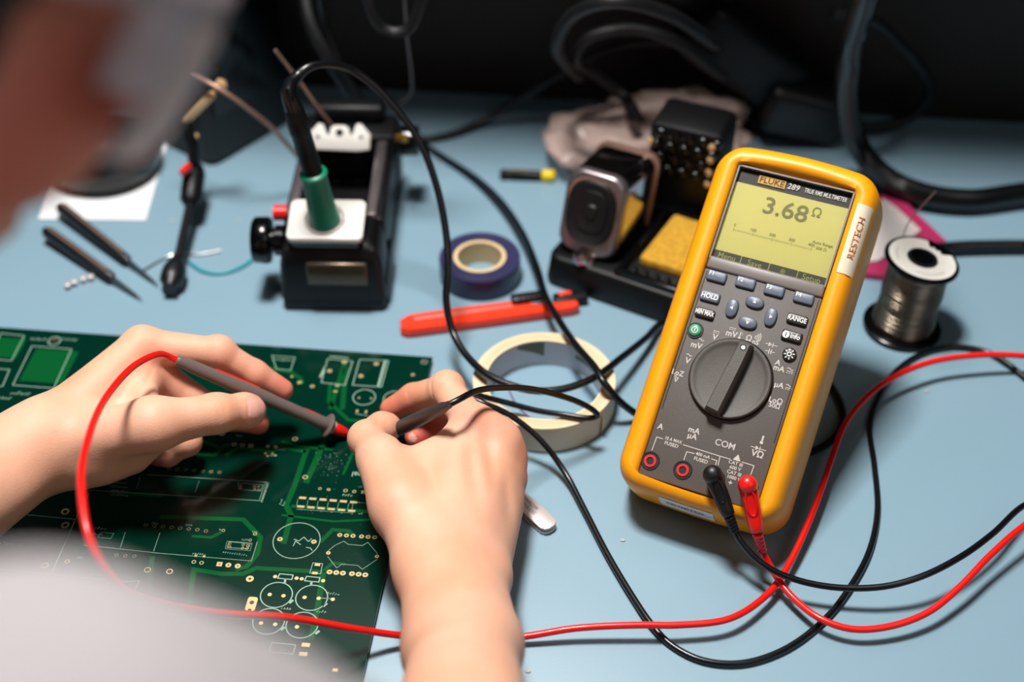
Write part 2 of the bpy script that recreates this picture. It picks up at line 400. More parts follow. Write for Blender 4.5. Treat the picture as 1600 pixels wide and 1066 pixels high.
# keys
MROT = 0.0
def key(px, py, w, h, m, name='key', z=0.0022):
    x, y = mp(px, py, FZ+z); b = MB()
    b.loft([rrect(w/2+0.0002, h/2+0.0002, 0.0012, FZ-0.0005, 4, x, y), rrect(w/2, h/2, 0.0012, FZ+z*0.65, 4, x, y), rrect(w/2-0.0003, h/2-0.0003, 0.0011, FZ+z*0.9, 4, x, y), rrect(w/2-0.0009, h/2-0.0009, 0.0008, FZ+z, 4, x, y)])
    o = b.build(name, m, meter, smooth=50); return o, x, y
def legend_on(o, x, y, s_, size, m='legend_white', z=0.0023, bold=0.02, dx=0, dy=0, sx=1.0):
    b = MB(); put_text(b, s_, size, T(x+dx, y+dy, FZ+z), bold=bold, sx=sx); l = b.build('key_text', m, meter, smooth=0); l.parent = o; return l
for k, (px, py) in enumerate(((1119.5, 431.5), (1164.5, 441.5), (1209.5, 453.5), (1255.5, 465.5))):
    o, x, y = key(px, py, 0.0123, 0.0066, 'key_blue'); legend_on(o, x, y, 'F%d' % (k+1), 0.0036, dx=-0.0034, dy=0.0012)
o, x, y = key(1109, 463, 0.0125, 0.0064, 'key_blue'); legend_on(o, x, y, 'HOLD', 0.0044, sx=0.9)
o, x, y = key(1101, 489, 0.0122, 0.0060, 'key_dark'); legend_on(o, x, y, 'MIN MAX', 0.0041, sx=0.68)
o, x, y = key(1245.5, 499, 0.0125, 0.0062, 'key_dark'); legend_on(o, x, y, 'RANGE', 0.0043, sx=0.84)
o, x, y = key(1237, 525, 0.0125, 0.0064, 'key_dark'); legend_on(o, x, y, 'info', 0.0045, dx=0.0022, sx=0.9)
b = MB(); disc(b, x-0.0036, y, 0.0022, FZ+0.0023); l = b.build('info_mark', 'legend_white', meter, smooth=0); l.parent = o
b = MB(); put_text(b, 'i', 0.004, T(x-0.0036, y, FZ+0.0024), bold=0.03); l = b.build('info_letter', 'key_dark', meter, smooth=0); l.parent = o
# arrow keys
def arrow(px, py, rx, ry, rot, tri):
    x, y = mp(px, py, FZ+0.002); b = MB(); rings = []
    for s_, z in ((1.03, -0.0005), (1.0, 0.0013), (0.93, 0.0019), (0.8, 0.0023)):
        rr = []
        for i in range(32):
            a = 2*math.pi*i/32; ex = rx*s_*math.copysign(abs(math.cos(a))**0.8, math.cos(a)); ey = ry*s_*math.copysign(abs(math.sin(a))**0.8, math.sin(a))
            ey += -0.12*ry*(1-(ex/rx)**2)*0
            rr.append((x+ex*math.cos(rot)-ey*math.sin(rot), y+ex*math.sin(rot)+ey*math.cos(rot), FZ+z))
        rings.append(rr)
    b.loft(rings); o = b.build('arrow_key', 'key_blue', meter, smooth=50)
    t = MB(); t.add([(x+0.0013*math.cos(tri+k*2.0944), y+0.0013*math.sin(tri+k*2.0944), FZ+0.0024) for k in range(3)], [[0, 1, 2]]); l = t.build('arrow_mark', 'legend_white', meter, smooth=0); l.parent = o
arrow(1179, 472, 0.0058, 0.0037, 0, math.pi/2); arrow(1168, 504, 0.0058, 0.0037, 0, -math.pi/2)
arrow(1143.5, 481, 0.0037, 0.0060, 0, math.pi); arrow(1204, 495, 0.0037, 0.0060, 0, 0)
# power key in its well, backlight key
x, y = mp(1086, 516, FZ+0.001)
b = MB(); b.ringloop([(0.0042, FZ-0.001), (0.0042, FZ+0.0008), (0.0050, FZ+0.0008), (0.0056, FZ-0.001)], T(x, y)); b.build('power_key_well', 'key_dark', meter)
b = MB(); b.lathe([(0.0039, FZ-0.001), (0.0039, FZ+0.0012), (0.003, FZ+0.0019), (0.0012, FZ+0.0022)], T(x, y)); pk = b.build('power_key', 'key_green', meter, smooth=70)
b = MB(); stroke(b, circle_pts(x, y, 0.0019, 24), 0.0004, z=FZ+0.00235, closed=True); stroke(b, [(x, y-0.0011), (x, y+0.0011)], 0.0005, z=FZ+0.0024); l = b.build('power_mark', 'legend_white', meter, smooth=0); l.parent = pk
x, y = mp(1233.5, 554, FZ+0.001)
b = MB(); b.lathe([(0.0043, FZ-0.001), (0.0043, FZ+0.0012), (0.0038, FZ+0.0019), (0.0026, FZ+0.0022)], T(x, y)); pk = b.build('backlight_key', 'key_dark', meter, smooth=70)
b = MB(); stroke(b, circle_pts(x, y, 0.0012, 16), 0.0006, z=FZ+0.0024, closed=True)
for k in range(8):
    a = k*math.pi/4+0.2; stroke(b, [(x+0.0020*math.cos(a), y+0.0020*math.sin(a)), (x+0.0034*math.cos(a), y+0.0034*math.sin(a))], 0.0006, z=FZ+0.0023)
l = b.build('sun_mark', 'legend_white', meter, smooth=0); l.parent = pk
# rotary knob
kx, ky = mp(1141, 592, FZ+0.003)
b = MB(); b.lathe([(0.0258, FZ-0.001), (0.0262, FZ+0.0004), (0.0256, FZ+0.0009), (0.0250, FZ+0.0002)], T(kx, ky), n=72, cap0=False, cap1=False); b.build('knob_collar', 'key_dark', meter)
b = MB(); b.lathe([(0.0250, FZ-0.001), (0.0250, FZ+0.0034), (0.0243, FZ+0.0042), (0.0231, FZ+0.0043), (0.0221, FZ+0.0036), (0.020, FZ+0.0030), (0.010, FZ+0.0024), (0.001, FZ+0.0022)], T(kx, ky), n=72); knob = b.build('rotary_knob', 'knob_grey', meter, smooth=40)
a0 = mp(1164.5, 544, FZ+0.010); a1 = mp(1113, 645, FZ+0.010); ang = math.atan2(a0[1]-a1[1], a0[0]-a1[0]); KM = T(kx, ky) @ RZ(ang)
b = MB(); bl = 0.0238
def barring(zz, w0, w1, e): return [(bl-e, -w0, zz), (bl-e, w0, zz), (bl*0.5, (w0+w1)/2, zz), (-bl+e, w1, zz), (-bl+e, -w1, zz), (bl*0.5, -(w0+w1)/2, zz)]
b.loft([barring(FZ+0.001, 0.0047, 0.0056, -0.0004), barring(FZ+0.0105, 0.0037, 0.0045, 0.0006), barring(FZ+0.0118, 0.0029, 0.0037, 0.0016)], KM)
b.build('knob_grip', 'knob_grey', meter, smooth=30).parent = knob
b = MB(); disc(b, bl-0.0042, 0, 0.0021, FZ+0.01185, KM); b.build('pointer_ring', 'key_dark', meter, smooth=0).parent = knob
b = MB(); disc(b, bl-0.0042, 0, 0.0013, FZ+0.0119, KM); b.build('pointer_dot', 'legend_white', meter, smooth=0).parent = knob
# printed legends
b = MB(); zt = FZ+0.0002
def leg(px, py, s_, size, bold=0.02, sx=1.0, rot=0.0): put_text(b, s_, size, mt(px, py, zt, rot), bold=bold, sx=sx)
def tilde(px, py, w=0.0036):
    x, y = mp(px, py, zt); stroke(b, [(x-w/2+w*k/12, y+0.0005*math.sin(2*math.pi*k/12)) for k in range(13)], 0.00045, z=zt)
def dcbars(px, py, w=0.0040):
    x, y = mp(px, py, zt); stroke(b, [(x-w/2, y+0.0005), (x+w/2, y+0.0005)], 0.0004, z=zt)
    for k in range(3): stroke(b, [(x-w/2+k*w/2.7, y-0.0005), (x-w/2+k*w/2.7+w/4.5, y-0.0005)], 0.0004, z=zt)
leg(1088, 540, 'mV', 0.0052); tilde(1096, 531); leg(1074.5, 564, 'V', 0.0052); tilde(1077, 555); leg(1059, 583, 'LoZ', 0.0046); leg(1056, 594, 'V', 0.0042); tilde(1057, 589, 0.003)
leg(1117, 527, 'V', 0.0052); dcbars(1119.5, 519); leg(1143, 522, 'mV', 0.0052); dcbars(1145, 514)
leg(1170, 529, 'Ω', 0.0050); leg(1180.5, 535, 'nS', 0.0044)
x, y = mp(1156, 525, zt); stroke(b, [(x, y-0.0008), (x, y+0.0025)], 0.0006, z=zt); disc(b, x, y-0.0012, 0.0008, zt, n=10); stroke(b, [(x+0.0008, y+0.001), (x+0.0015, y+0.001)], 0.0003, z=zt); stroke(b, [(x+0.0008, y+0.002), (x+0.0015, y+0.002)], 0.0003, z=zt)
x, y = mp(1177, 526, zt)
for k in range(4): stroke(b, circle_pts(x, y, 0.0014+0.0011*k, 10, -0.7+0.1*k, 0.75), 0.0005, z=zt)
def diode(px, py, w=0.0075):
    x, y = mp(px, py, zt); stroke(b, [(x-w/2, y), (x+w/2, y)], 0.00045, z=zt); b.add([(x-0.0018, y-0.0014, zt), (x-0.0018, y+0.0014, zt), (x+0.0006, y, zt)], [[0, 1, 2]]); stroke(b, [(x+0.0009, y-0.0015), (x+0.0009, y+0.0015)], 0.00045, z=zt)
def cap_(px, py, w=0.006):
    x, y = mp(px, py, zt); stroke(b, [(x-w/2, y), (x-0.0006, y)], 0.00045, z=zt); stroke(b, [(x+0.0006, y), (x+w/2, y)], 0.00045, z=zt); stroke(b, [(x-0.0006, y-0.0017), (x-0.0006, y+0.0017)], 0.0005, z=zt); stroke(b, circle_pts(x+0.0026, y, 0.0021, 8, 2.4, 3.9), 0.0005, z=zt)
diode(1205.5, 539); cap_(1203, 549.5)
leg(1215.5, 567, 'A', 0.0048); leg(1217, 576, 'mA', 0.0048); tilde(1235, 577, 0.004); dcbars(1234, 582)
leg(1217, 602, 'µA', 0.0048); tilde(1233, 603, 0.004); dcbars(1232, 608)
leg(1212, 626.5, 'LoΩ', 0.0048); leg(1210, 634.5, '50Ω', 0.0040)
leg(1032, 667, 'A', 0.0050); leg(1084.5, 673, 'mA', 0.0050); leg(1081.5, 682, 'µA', 0.0050); leg(1133, 695, 'COM', 0.0056, bold=0.01)
leg(1183.5, 710, 'VΩ', 0.0056); diode(1185, 701, 0.0095); x, y = mp(1191, 688, zt); stroke(b, [(x, y-0.001), (x, y+0.0028)], 0.0011, z=zt); disc(b, x, y-0.0015, 0.0011, zt, n=10)
leg(1052, 688, '10 A MAX', 0.0028, sx=0.9); leg(1049, 695, 'FUSED', 0.0031); leg(1098, 712, '400 mA', 0.0028); leg(1095, 719.5, 'FUSED', 0.0031)
def ln(pts, w=0.0005): stroke(b, [mp(px, py, zt) for px, py in pts], w, z=zt)
ln([(1018.5, 704), (1026, 683), (1036, 686)]); ln([(1067, 695), (1125, 713), (1122, 727)]); ln([(1068.5, 719), (1073, 706), (1085, 709)]); ln([(1111, 717), (1120, 720), (1118, 727)])
ln([(1125, 713), (1142, 718)]); ln([(1159, 722), (1178, 728), (1173, 742)])
x, y = mp(1152, 716, zt); b.add([(x-0.0024, y-0.0016, zt), (x+0.0024, y-0.0016, zt), (x, y+0.0024, zt)], [[0, 1, 2]])
for k, s_ in enumerate(('CAT III', '600 V', 'CAT III', '1000 V')): leg(1149.5-k*0.7-(1 if k > 1 else 0), 724.5+k*7.6, s_, 0.0030)
leg(1141, 755, '+', 0.0045)
b.build('printed_legends', 'legend_grey', meter, smooth=0)
# jacks
for px, py in ((1016, 720.5), (1066.8, 735), (1118, 749), (1170, 764)):
    x, y = mp(px, py, FZ)
    b = MB(); b.ringloop([(0.0052, FZ-0.0004), (0.0052, FZ+0.0006), (0.0056, FZ+0.0006), (0.0062, FZ-0.0004)], T(x, y), 40); disc(b, 0, 0, 0.0053, FZ+0.00015, T(x, y), 40); j = b.build('jack', 'hole_black', meter)
    b = MB(); b.ringloop([(0.0024, FZ), (0.0024, FZ+0.0008), (0.0038, FZ+0.0008), (0.0040, FZ)], T(x, y), 32); r_ = b.build('jack_ring', 'jack_red', meter); r_.parent = j
# stickers
x0, y0 = mp(1361, 305, 0.0505); x1, y1 = mp(1333, 400, 0.0505)
sx_ = 0.0455
sm = MB(); ya, yb = 0.163, 0.2085
pS = [(0.0412, 0.0521), (0.0433, 0.0524), (0.0464, 0.0519), (0.0485, 0.0503), (0.0502, 0.0484), (0.0510, 0.0465)]
aS = [0.0]
for i in range(1, len(pS)): aS.append(aS[-1]+math.dist(pS[i-1], pS[i]))
sm.loft([[(a, ya, c_) for a, c_ in pS], [(a, yb, c_) for a, c_ in pS]], closed=False, cap0=False, cap1=False)
so = sm.build('asset_sticker', 'sticker_cream', meter)
sm = MB(); v_, f_ = text_geo('RESTECH', 0.0068, 0.004)
sm.add([(float(np.interp(0.0056-p.y*0.9, aS, [q[0] for q in pS]))+0.0002, (ya+yb)/2+0.001+p.x*1.0, float(np.interp(0.0056-p.y*0.9, aS, [q[1] for q in pS]))+0.0005) for p in v_], f_); t_ = sm.build('sticker_text', 'ink_orange', meter, smooth=0); t_.parent = so
def bedge(z, x):
    ins = float(np.interp(z, [0.005, 0.012, 0.022, 0.040, 0.0482, 0.0515], [-0.0015, -0.002, -0.0018, -0.0004, 0.0026, 0.0062]))
    return BOTY+ins-0.002*(1-(x/(HW-ins))**2)
def bpt(x, z, o=0.0003): return (x, bedge(z, x)-o, z)
sm = MB(); xs = [-0.0215+0.035*k/8 for k in range(9)]; zs = [0.026, 0.032, 0.038, 0.041, 0.0445]
sm.loft([[bpt(x, z) for x in xs] for z in zs], closed=False, cap0=False, cap1=False); so = sm.build('calibration_sticker', 'sticker_white', meter, 40)
def wrap_text(b, s_, size, cx, cz, **kw):
    v, f = text_geo(s_, size, kw.get('bold', 0)); b.add([bpt(cx+p.x*kw.get('sx', 1), cz+p.y, 0.0006) for p in v], f)
sm = MB(); wrap_text(sm, 'CELEMETRIX', 0.0044, -0.0045, 0.0395, bold=0.012, sx=1.0); t_ = sm.build('sticker_text', 'ink_black', meter, smooth=0); t_.parent = so
sm = MB(); q0 = [(-0.004, 0.0385), (0.001, 0.0345), (0.0125, 0.0385)]; sm.add([bpt(x, z+d, 0.0007) for d in (0.0004, -0.0004) for x, z in q0], [[0, 1, 4, 3], [1, 2, 5, 4]]); t_ = sm.build('tick_mark', 'ink_red', meter, smooth=0); t_.parent = so
# tilt stand behind
sm = MB(); sm.box(0, 0.0, 0.0, 0.05, 0.096, 0.004, T(0, 0.150, 0.0) @ RX(math.radians(71)) @ T(0, -0.048, 0), bev=0.0015); sm.build('tilt_stand', 'black_plastic', meter)

# ------------------------------------------------------------------ circuit board
BC = P(676, 558, 0.0046); BA = math.radians(-5.9)
BZT = 0.0046
board = thing('circuit_board', 'green printed circuit board with bare gold pads lying under both hands', 'circuit board', (BC.x, BC.y, 0.0), BA)
BI = (T(BC.x, BC.y, 0) @ RZ(BA)).inverted()
def bp(px, py):
    q = BI @ P(px, py, BZT); return (q.x, q.y)
b = MB(); b.box(-0.19, -0.20, 0.0036, 0.38, 0.40, 0.002, bev=0.0002, seg=1); b.build('substrate', 'pcb_green', board, smooth=0)
b = MB()
for fx in (-0.35, -0.01):
    for fy in (-0.38, -0.012): b.lathe([(0.004, 0), (0.004, 0.0026)], T(fx, fy), 16)
b.build('standoff', 'steel', board)
zt_ = BZT+0.00006
tr = MB(); sk = MB(); pd = MB(); ho = MB()
def trace(pts, wpx): stroke(tr, [bp(*p) for p in pts], wpx*0.00036, z=zt_)
def silk(pts, w=0.0003, closed=False): stroke(sk, [bp(*p) for p in pts], w, z=zt_+0.00008, closed=closed)
def silk_rect(x0, y0, x1, y1, w=0.0003):
    a = bp(x0, y0); c = bp(x1, y1); stroke(sk, [a, (c[0], a[1]), c, (a[0], c[1])], w, z=zt_+0.00008, closed=True)
def silk_circ(px, py, rpx, w=0.0004):
    c = bp(px, py); r = rpx*0.00036*1.0; stroke(sk, circle_pts(c[0], c[1], r, 56), w, z=zt_+0.00008, closed=True)
def pad(px, py, r=0.0015, h=0.0006, sq=False):
    x, y = bp(px, py)
    if sq: pd.box(x, y, zt_+0.0001, 2*r, 2*r, 0.0001)
    else: disc(pd, x, y, r, zt_+0.00014)
    if h: disc(ho, x, y, h, zt_+0.0002, n=14)
def ringpad(px, py, r=0.0013, w=0.0004, dark=True):
    x, y = bp(px, py); stroke(pd, circle_pts(x, y, r-w/2, 24), w, z=zt_+0.00012, closed=True)
def smd(px, py, w=0.0022, l=0.0014, rot=0.0):
    x, y = bp(px, py); pd.box(0, 0, zt_+0.0001, w, l, 0.0001, T(x, y) @ RZ(rot))
def label(px, py, s_, size, rot=math.pi, bold=0.01, sx=1.0):
    x, y = bp(px, py); put_text(sk, s_, size, T(x, y, zt_+0.0001) @ RZ(rot), bold=bold, sx=sx)
def scribble(px, py, n, h=0.0012, rot=0.0):
    """tiny print too small to read: a row of strokes"""
    x, y = bp(px, py); M_ = T(x, y) @ RZ(rot); rnd = random.Random(int(px*7+py))
    for k in range(n):
        u = (k-n/2)*h*0.8
        stroke(sk, [(u, -h/2), (u+h*0.2, h/2*rnd.uniform(-0.5, 1)), (u+h*0.5, -h/2*rnd.uniform(-1, 1))], h*0.16, M_, z=zt_+0.0001)
# traces (lighter green tracks under the mask)
trace([(480, 700), (460, 760), (447, 790), (455, 806), (443, 850)], 10)
trace([(520, 655), (500, 705), (478, 755)], 11)
trace([(440, 690), (468, 698), (520, 703)], 6)
trace([(285, 708), (335, 712), (352, 695), (372, 695)], 7)
trace([(352, 712), (372, 700), (415, 704), (424, 706), (440, 700), (478, 706)], 8)
trace([(345, 700), (318, 690), (300, 668)], 7)
trace([(516, 600), (514, 628), (545, 657), (600, 659), (640, 662)], 8)
trace([(540, 566), (528, 600), (516, 640)], 9)
trace([(540, 575), (535, 640)], 10)
trace([(420, 575), (455, 582), (470, 592), (472, 600)], 9)
trace([(455, 791), (580, 800)], 7)
trace([(500, 848), (520, 828), (545, 830), (553, 838)], 8)
trace([(250, 808), (380, 812), (407, 840), (402, 866), (385, 886), (368, 890)], 9)
trace([(440, 805), (520, 815), (590, 812)], 5)
trace([(295, 948), (303, 890), (345, 897), (380, 897), (400, 888), (490, 893)], 9)
trace([(490, 893), (505, 896), (498, 940), (486, 1000)], 10)
trace([(286, 940), (292, 952)], 8)
trace([(300, 838), (330, 840), (346, 832)], 6)
trace([(170, 770), (255, 775)], 6)
trace([(238, 870), (232, 930)], 9)
trace([(505, 893), (520, 880), (540, 882)], 7)
trace([(555, 700), (536, 742)], 5)
x0, y0 = bp(57, 545); x1, y1 = bp(98, 600)
tr.box((x0+x1)/2, (y0+y1)/2, zt_-0.00005, abs(x1-x0)*1.0, abs(y1-y0), 0.0001)
x0, y0 = bp(-5, 527); x1, y1 = bp(25, 560); tr.box((x0+x1)/2, (y0+y1)/2, zt_-0.00005, abs(x1-x0), abs(y1-y0), 0.0001)
# silkscreen
silk([(50, 541), (112, 546), (84, 607), (20, 602)], 0.0006, True)
silk([(2, 521), (38, 525), (18, 564), (-20, 561)], 0.0006, True)
silk([(-10, 576), (15, 578), (4, 604), (-20, 603)], 0.0006, True)
silk_circ(85, 533, 12, 0.0007)
scribble(61, 530, 5, 0.003); scribble(110, 531, 6, 0.0025); scribble(33, 615, 6, 0.003); scribble(6, 622, 5, 0.003)
silk([(512, 561), (551, 565), (539, 602), (502, 598)], 0.0006, True); silk([(562, 562), (607, 564), (596, 605), (551, 602)], 0.0006, True)
silk([(602, 564), (591, 604)], 0.0016); silk([(509, 572), (500, 590)], 0.0014); silk([(515, 557), (545, 560)], 0.0008)
silk([(425, 556), (461, 559), (454, 579), (432, 577)], 0.0005, True); scribble(436, 562, 5, 0.0022); scribble(450, 563, 5, 0.0022)
silk_circ(569, 621, 21.5, 0.0006); silk_circ(617, 624, 22, 0.0006)
silk([(555, 647), (575, 650)], 0.0004)
silk_circ(663, 566, 6, 0.0004)
label(566, 742, 'Signal', 0.0062, bold=0.006)
scribble(441, 703, 4, 0.0016); scribble(428, 712, 4, 0.0016); scribble(375, 681, 3, 0.0018)
silk([(372, 755), (411, 758), (407, 768), (373, 765)], 0.00022, True)
silk([(230, 742), (418, 754), (409, 783), (200, 770), (100, 764)], 0.00028); silk([(415, 754), (405, 782)], 0.00022)
for k in range(12): scribble(419-k*0.9, 755+k*2.6, 1, 0.0018, 1.3)
for k in range(7): x_, y_ = 264+k*13.2, 733+k*0.9; ringpad(x_, y_, 0.0012, 0.00025)
for k in range(8): ringpad(228+k*13.4, 821+k*1.2+(k == 7)*1, 0.0012, 0.0002)
silk([(358, 847), (391, 850), (388, 858), (355, 856)], 0.0003, True); silk([(355, 846), (394, 849), (391, 861), (352, 858)], 0.00018, True)
silk([(402, 847), (393, 877), (250, 865), (130, 852)], 0.00028); silk([(250, 833), (240, 862)], 0.00028); silk([(196, 832), (188, 856)], 0.00022)
for k in range(11): scribble(350+k*3.6, 863+k*0.5, 1, 0.0015)
scribble(347, 828, 3, 0.0014); scribble(399, 831, 3, 0.0015); scribble(383, 844, 4, 0.0013); scribble(312, 866, 6, 0.0018)
silk_circ(463.5, 845, 40.5, 0.0005)
silk([(513, 861), (523, 853), (537, 846), (544, 851), (566, 853), (575, 848), (590, 866)], 0.0003); silk([(590, 874), (566, 890), (559, 884), (534, 882), (526, 888), (512, 870)], 0.0003)
for k in range(3):
    pass
silk([(489, 880), (504, 881), (501, 897), (484, 896)], 0.0004, True)
silk([(437, 897), (458, 899), (456, 906), (434, 904)], 0.0007, True); silk([(479, 901), (500, 903), (498, 910), (476, 908)], 0.0007, True)
silk([(446, 905), (445, 911)], 0.0014); silk([(487, 909), (486, 915)], 0.0014)
silk_circ(432, 930, 26.5, 0.0007); silk_circ(487, 934.5, 26.5, 0.0007); silk_circ(420, 971, 26, 0.0007); silk_circ(472, 977, 26, 0.0007)
for q in ((455, 941), (508, 946), (442, 983), (496, 989)): silk([(q[0]-3, q[1]+2), (q[0]+3, q[1]-3)], 0.0016)
scribble(448, 951, 4, 0.002); scribble(503, 956, 4, 0.002); scribble(522, 928, 5, 0.002); silk([(500, 935), (518, 936)], 0.0004)
silk([(425, 1004), (462, 1008), (458, 1022), (421, 1018)], 0.0007, True)
# six wide contact pairs
for k in range(6):
    px = 473+k*15.9; py = 778.5+k*1.35; smd(px, py, 0.0046, 0.0019); smd(px-3, py+13.5, 0.0046, 0.0017)
    silk([(px-7.5, py+2), (px-9.5, py+12)], 0.0002); scribble(px-2, py+18, 2, 0.001)
silk([(463, 796), (552, 802)], 0.0002); silk([(552, 783), (549, 802)], 0.0002)
scribble(439, 784, 4, 0.0016, 1.4); scribble(443, 787, 3, 0.0016, 1.4); scribble(568, 786, 8, 0.0014); scribble(564, 803, 3, 0.0013); scribble(564, 761, 3, 0.0013); scribble(544, 774, 4, 0.0022)
# pads
for q in ((366, 695), (379, 696)): ringpad(q[0], q[1], 0.0016, 0.0007)
pad(392, 697, 0.0015, 0.0005, True); ringpad(418.5, 698, 0.0011, 0.0005); pad(431, 699, 0.0011, 0.0004, True); ringpad(461, 686.5, 0.0018, 0.0006)
for q in ((415, 709), (418, 713), (426, 709), (430, 712)): smd(q[0], q[1], 0.0014, 0.0012)
ringpad(347, 678, 0.0018, 0.0006); ringpad(477, 746, 0.0018, 0.0006); ringpad(500, 764, 0.0011, 0.0004); pad(513.5, 765.5, 0.0010, 0.0006, True)
ringpad(540, 767, 0.0014, 0.0005); ringpad(553.5, 768.5, 0.0013, 0.0005); pad(568, 769.5, 0.0013, 0.0006, True)
pad(437.5, 843, 0.0017, 0.0007); pad(490.5, 847, 0.0017, 0.0006)
for k in range(3): pad(531+k*10.3, 836.5+k*0.7, 0.00155, 0.0007); pad(565+k*10.3, 838.8+k*0.7, 0.00155, 0.0007)
for k in range(3): pad(515+k*10.4, 894.3+k*0.9, 0.0018, 0.0006); pad(550+k*10.4, 897+k*0.9, 0.0018, 0.0006)
pad(513, 864.5, 0.0014, 0.0005); pad(589, 870, 0.0013, 0.0005)
pad(343, 882, 0.0017, 0.0005, True); pad(357, 883.5, 0.0018, 0.0006); pad(371.5, 885, 0.0018, 0.0006)
pad(390.5, 905, 0.0024, 0.0009); ringpad(265, 893.5, 0.0021, 0.0008); ringpad(230.5, 891, 0.0021, 0.0006)
ringpad(303, 878.5, 0.0014, 0.0005); ringpad(315, 880, 0.0014, 0.0005); smd(306, 869, 0.0016, 0.0014); smd(319, 870, 0.0016, 0.0014)
ringpad(398.5, 835, 0.0012, 0.0004); ringpad(391, 844.5, 0.0010, 0.0003); ringpad(349, 829.5, 0.0011, 0.0003)
for q in ((359, 850), (380, 852), (387, 853), (359, 855), (379, 857), (386, 857.5)): ringpad(q[0], q[1], 0.0009, 0.00025)
for q in ((376, 759), (398, 760.5), (404, 761), (376, 763), (398, 765), (404, 766)): ringpad(q[0], q[1], 0.0008, 0.0002)
smd(496, 883, 0.0034, 0.0019); smd(492, 896, 0.0034, 0.0019)
for q in ((430, 901.5), (463.5, 904), (471.5, 905), (505, 908), (421.5, 929.5), (443, 931.5), (476, 934), (498, 935.5), (520, 937), (408, 974), (430, 976), (464, 980)): pad(q[0], q[1], 0.0013, 0)
x, y = bp(393, 944); pd.loft([rrect(0.0030, 0.0052, 0.0016, zt_, 4, x, y), rrect(0.0030, 0.0052, 0.0016, zt_+0.00012, 4, x, y)]); disc(ho, *bp(393.5, 942), 0.0014, zt_+0.0002); disc(ho, *bp(390, 954), 0.0012, zt_+0.0002)
smd(478, 1008, 0.0048, 0.0026); smd(474, 1022, 0.0048, 0.0026); smd(524, 1047, 0.003, 0.002)
for q in ((515, 580), (538, 566), (588, 569), (564, 588)): pad(q[0], q[1], 0.0018, 0.0004)
smd(527, 603, 0.003, 0.0014); smd(524, 612, 0.003, 0.0014); pad(456, 589, 0.001, 0); pad(488, 604, 0.0016, 0.0006); smd(468, 598, 0.003, 0.0026, 0.4)
for q in ((561, 622), (580, 623), (609, 626)): pad(q[0], q[1], 0.0008, 0)
smd(558, 643, 0.0014, 0.003); smd(572, 644, 0.0014, 0.003); pad(645, 586, 0.0014, 0.0005)
ringpad(102, 800, 0.0026, 0.0011); ringpad(102, 821, 0.0026, 0.0012); ringpad(70, 884, 0.0026, 0.0012); ringpad(105, 878, 0.0016, 0.0006)
for k in range(3): ringpad(182+k*14, 868+k*0.9, 0.0011, 0.0002)
disc(ho, *bp(663, 566), 0.0017, zt_+0.0002); disc(ho, *bp(86, 531), 0.0022, zt_+0.0002)
silk([(15, 802), (118, 812), (80, 898), (-40, 886)], 0.0005); silk([(118, 812), (140, 770)], 0.00025); silk([(80, 898), (185, 908)], 0.0003)
silk([(168, 911), (218, 908), (207, 930), (166, 924)], 0.0005, True)
label(5, 850, 'V-Lab Sensor', 0.0040, rot=0, bold=0.008); label(80, 767, 'V 1', 0.0042, rot=0.0); scribble(158, 826, 4, 0.0026); scribble(150, 835, 8, 0.0014); silk([(158, 832), (178, 834), (173, 842), (153, 840)], 0.00018, True)
scribble(243, 818, 4, 0.0014); scribble(296, 821, 4, 0.0014); scribble(126, 872, 3, 0.0018)
for k in range(7): scribble(185+k*0.4, 700+k*6.5+35, 9, 0.0016)
silk([(305, 770), (311, 752)], 0.00018); silk([(214, 763), (219, 745)], 0.00018)
rnd = random.Random(3)
ds = MB()
for k in range(60):
    x, y = bp(rnd.gauss(518, 13), rnd.gauss(722, 13)); disc(ds, x, y, rnd.uniform(0.00008, 0.0003), zt_+0.00022, n=6)
for k in range(40):
    x, y = bp(rnd.uniform(455, 590), rnd.uniform(690, 900)); disc(ds, x, y, rnd.uniform(0.00006, 0.00018), zt_+0.00022, n=6)
for cx_, cy_, pts in ((473, 845, [(-14, -2), (-6, 1), (2, -5), (9, 2), (14, -3)]), (470, 850, [(-12, 4), (-8, -4), (0, 2)]), (482, 852, [(-4, 4), (3, 5), (6, 9)])):
    stroke(ds, [bp(cx_+a, cy_+c_) for a, c_ in pts], 0.0005, z=zt_+0.0002)
ds.build('flux_residue', 'silkscreen', board, smooth=0)
tr.build('copper_tracks', 'pcb_trace', board, smooth=0); sk.build('silkscreen_print', 'silkscreen', board, smooth=0); pd.build('solder_pads', 'solder_gold', board, smooth=0); ho.build('drill_holes', 'hole_dark', board, smooth=0)
# ------------------------------------------------------------------ test leads
RL = 0.0021
def cyl_profile(b, a, c, prof, n=24):
    """lathe along the line from a to c; prof = (fraction, radius)"""
    L = (Vector(c)-Vector(a)).length; b.lathe([(r, f*L) for f, r in prof], axis_frame(a, c), n)
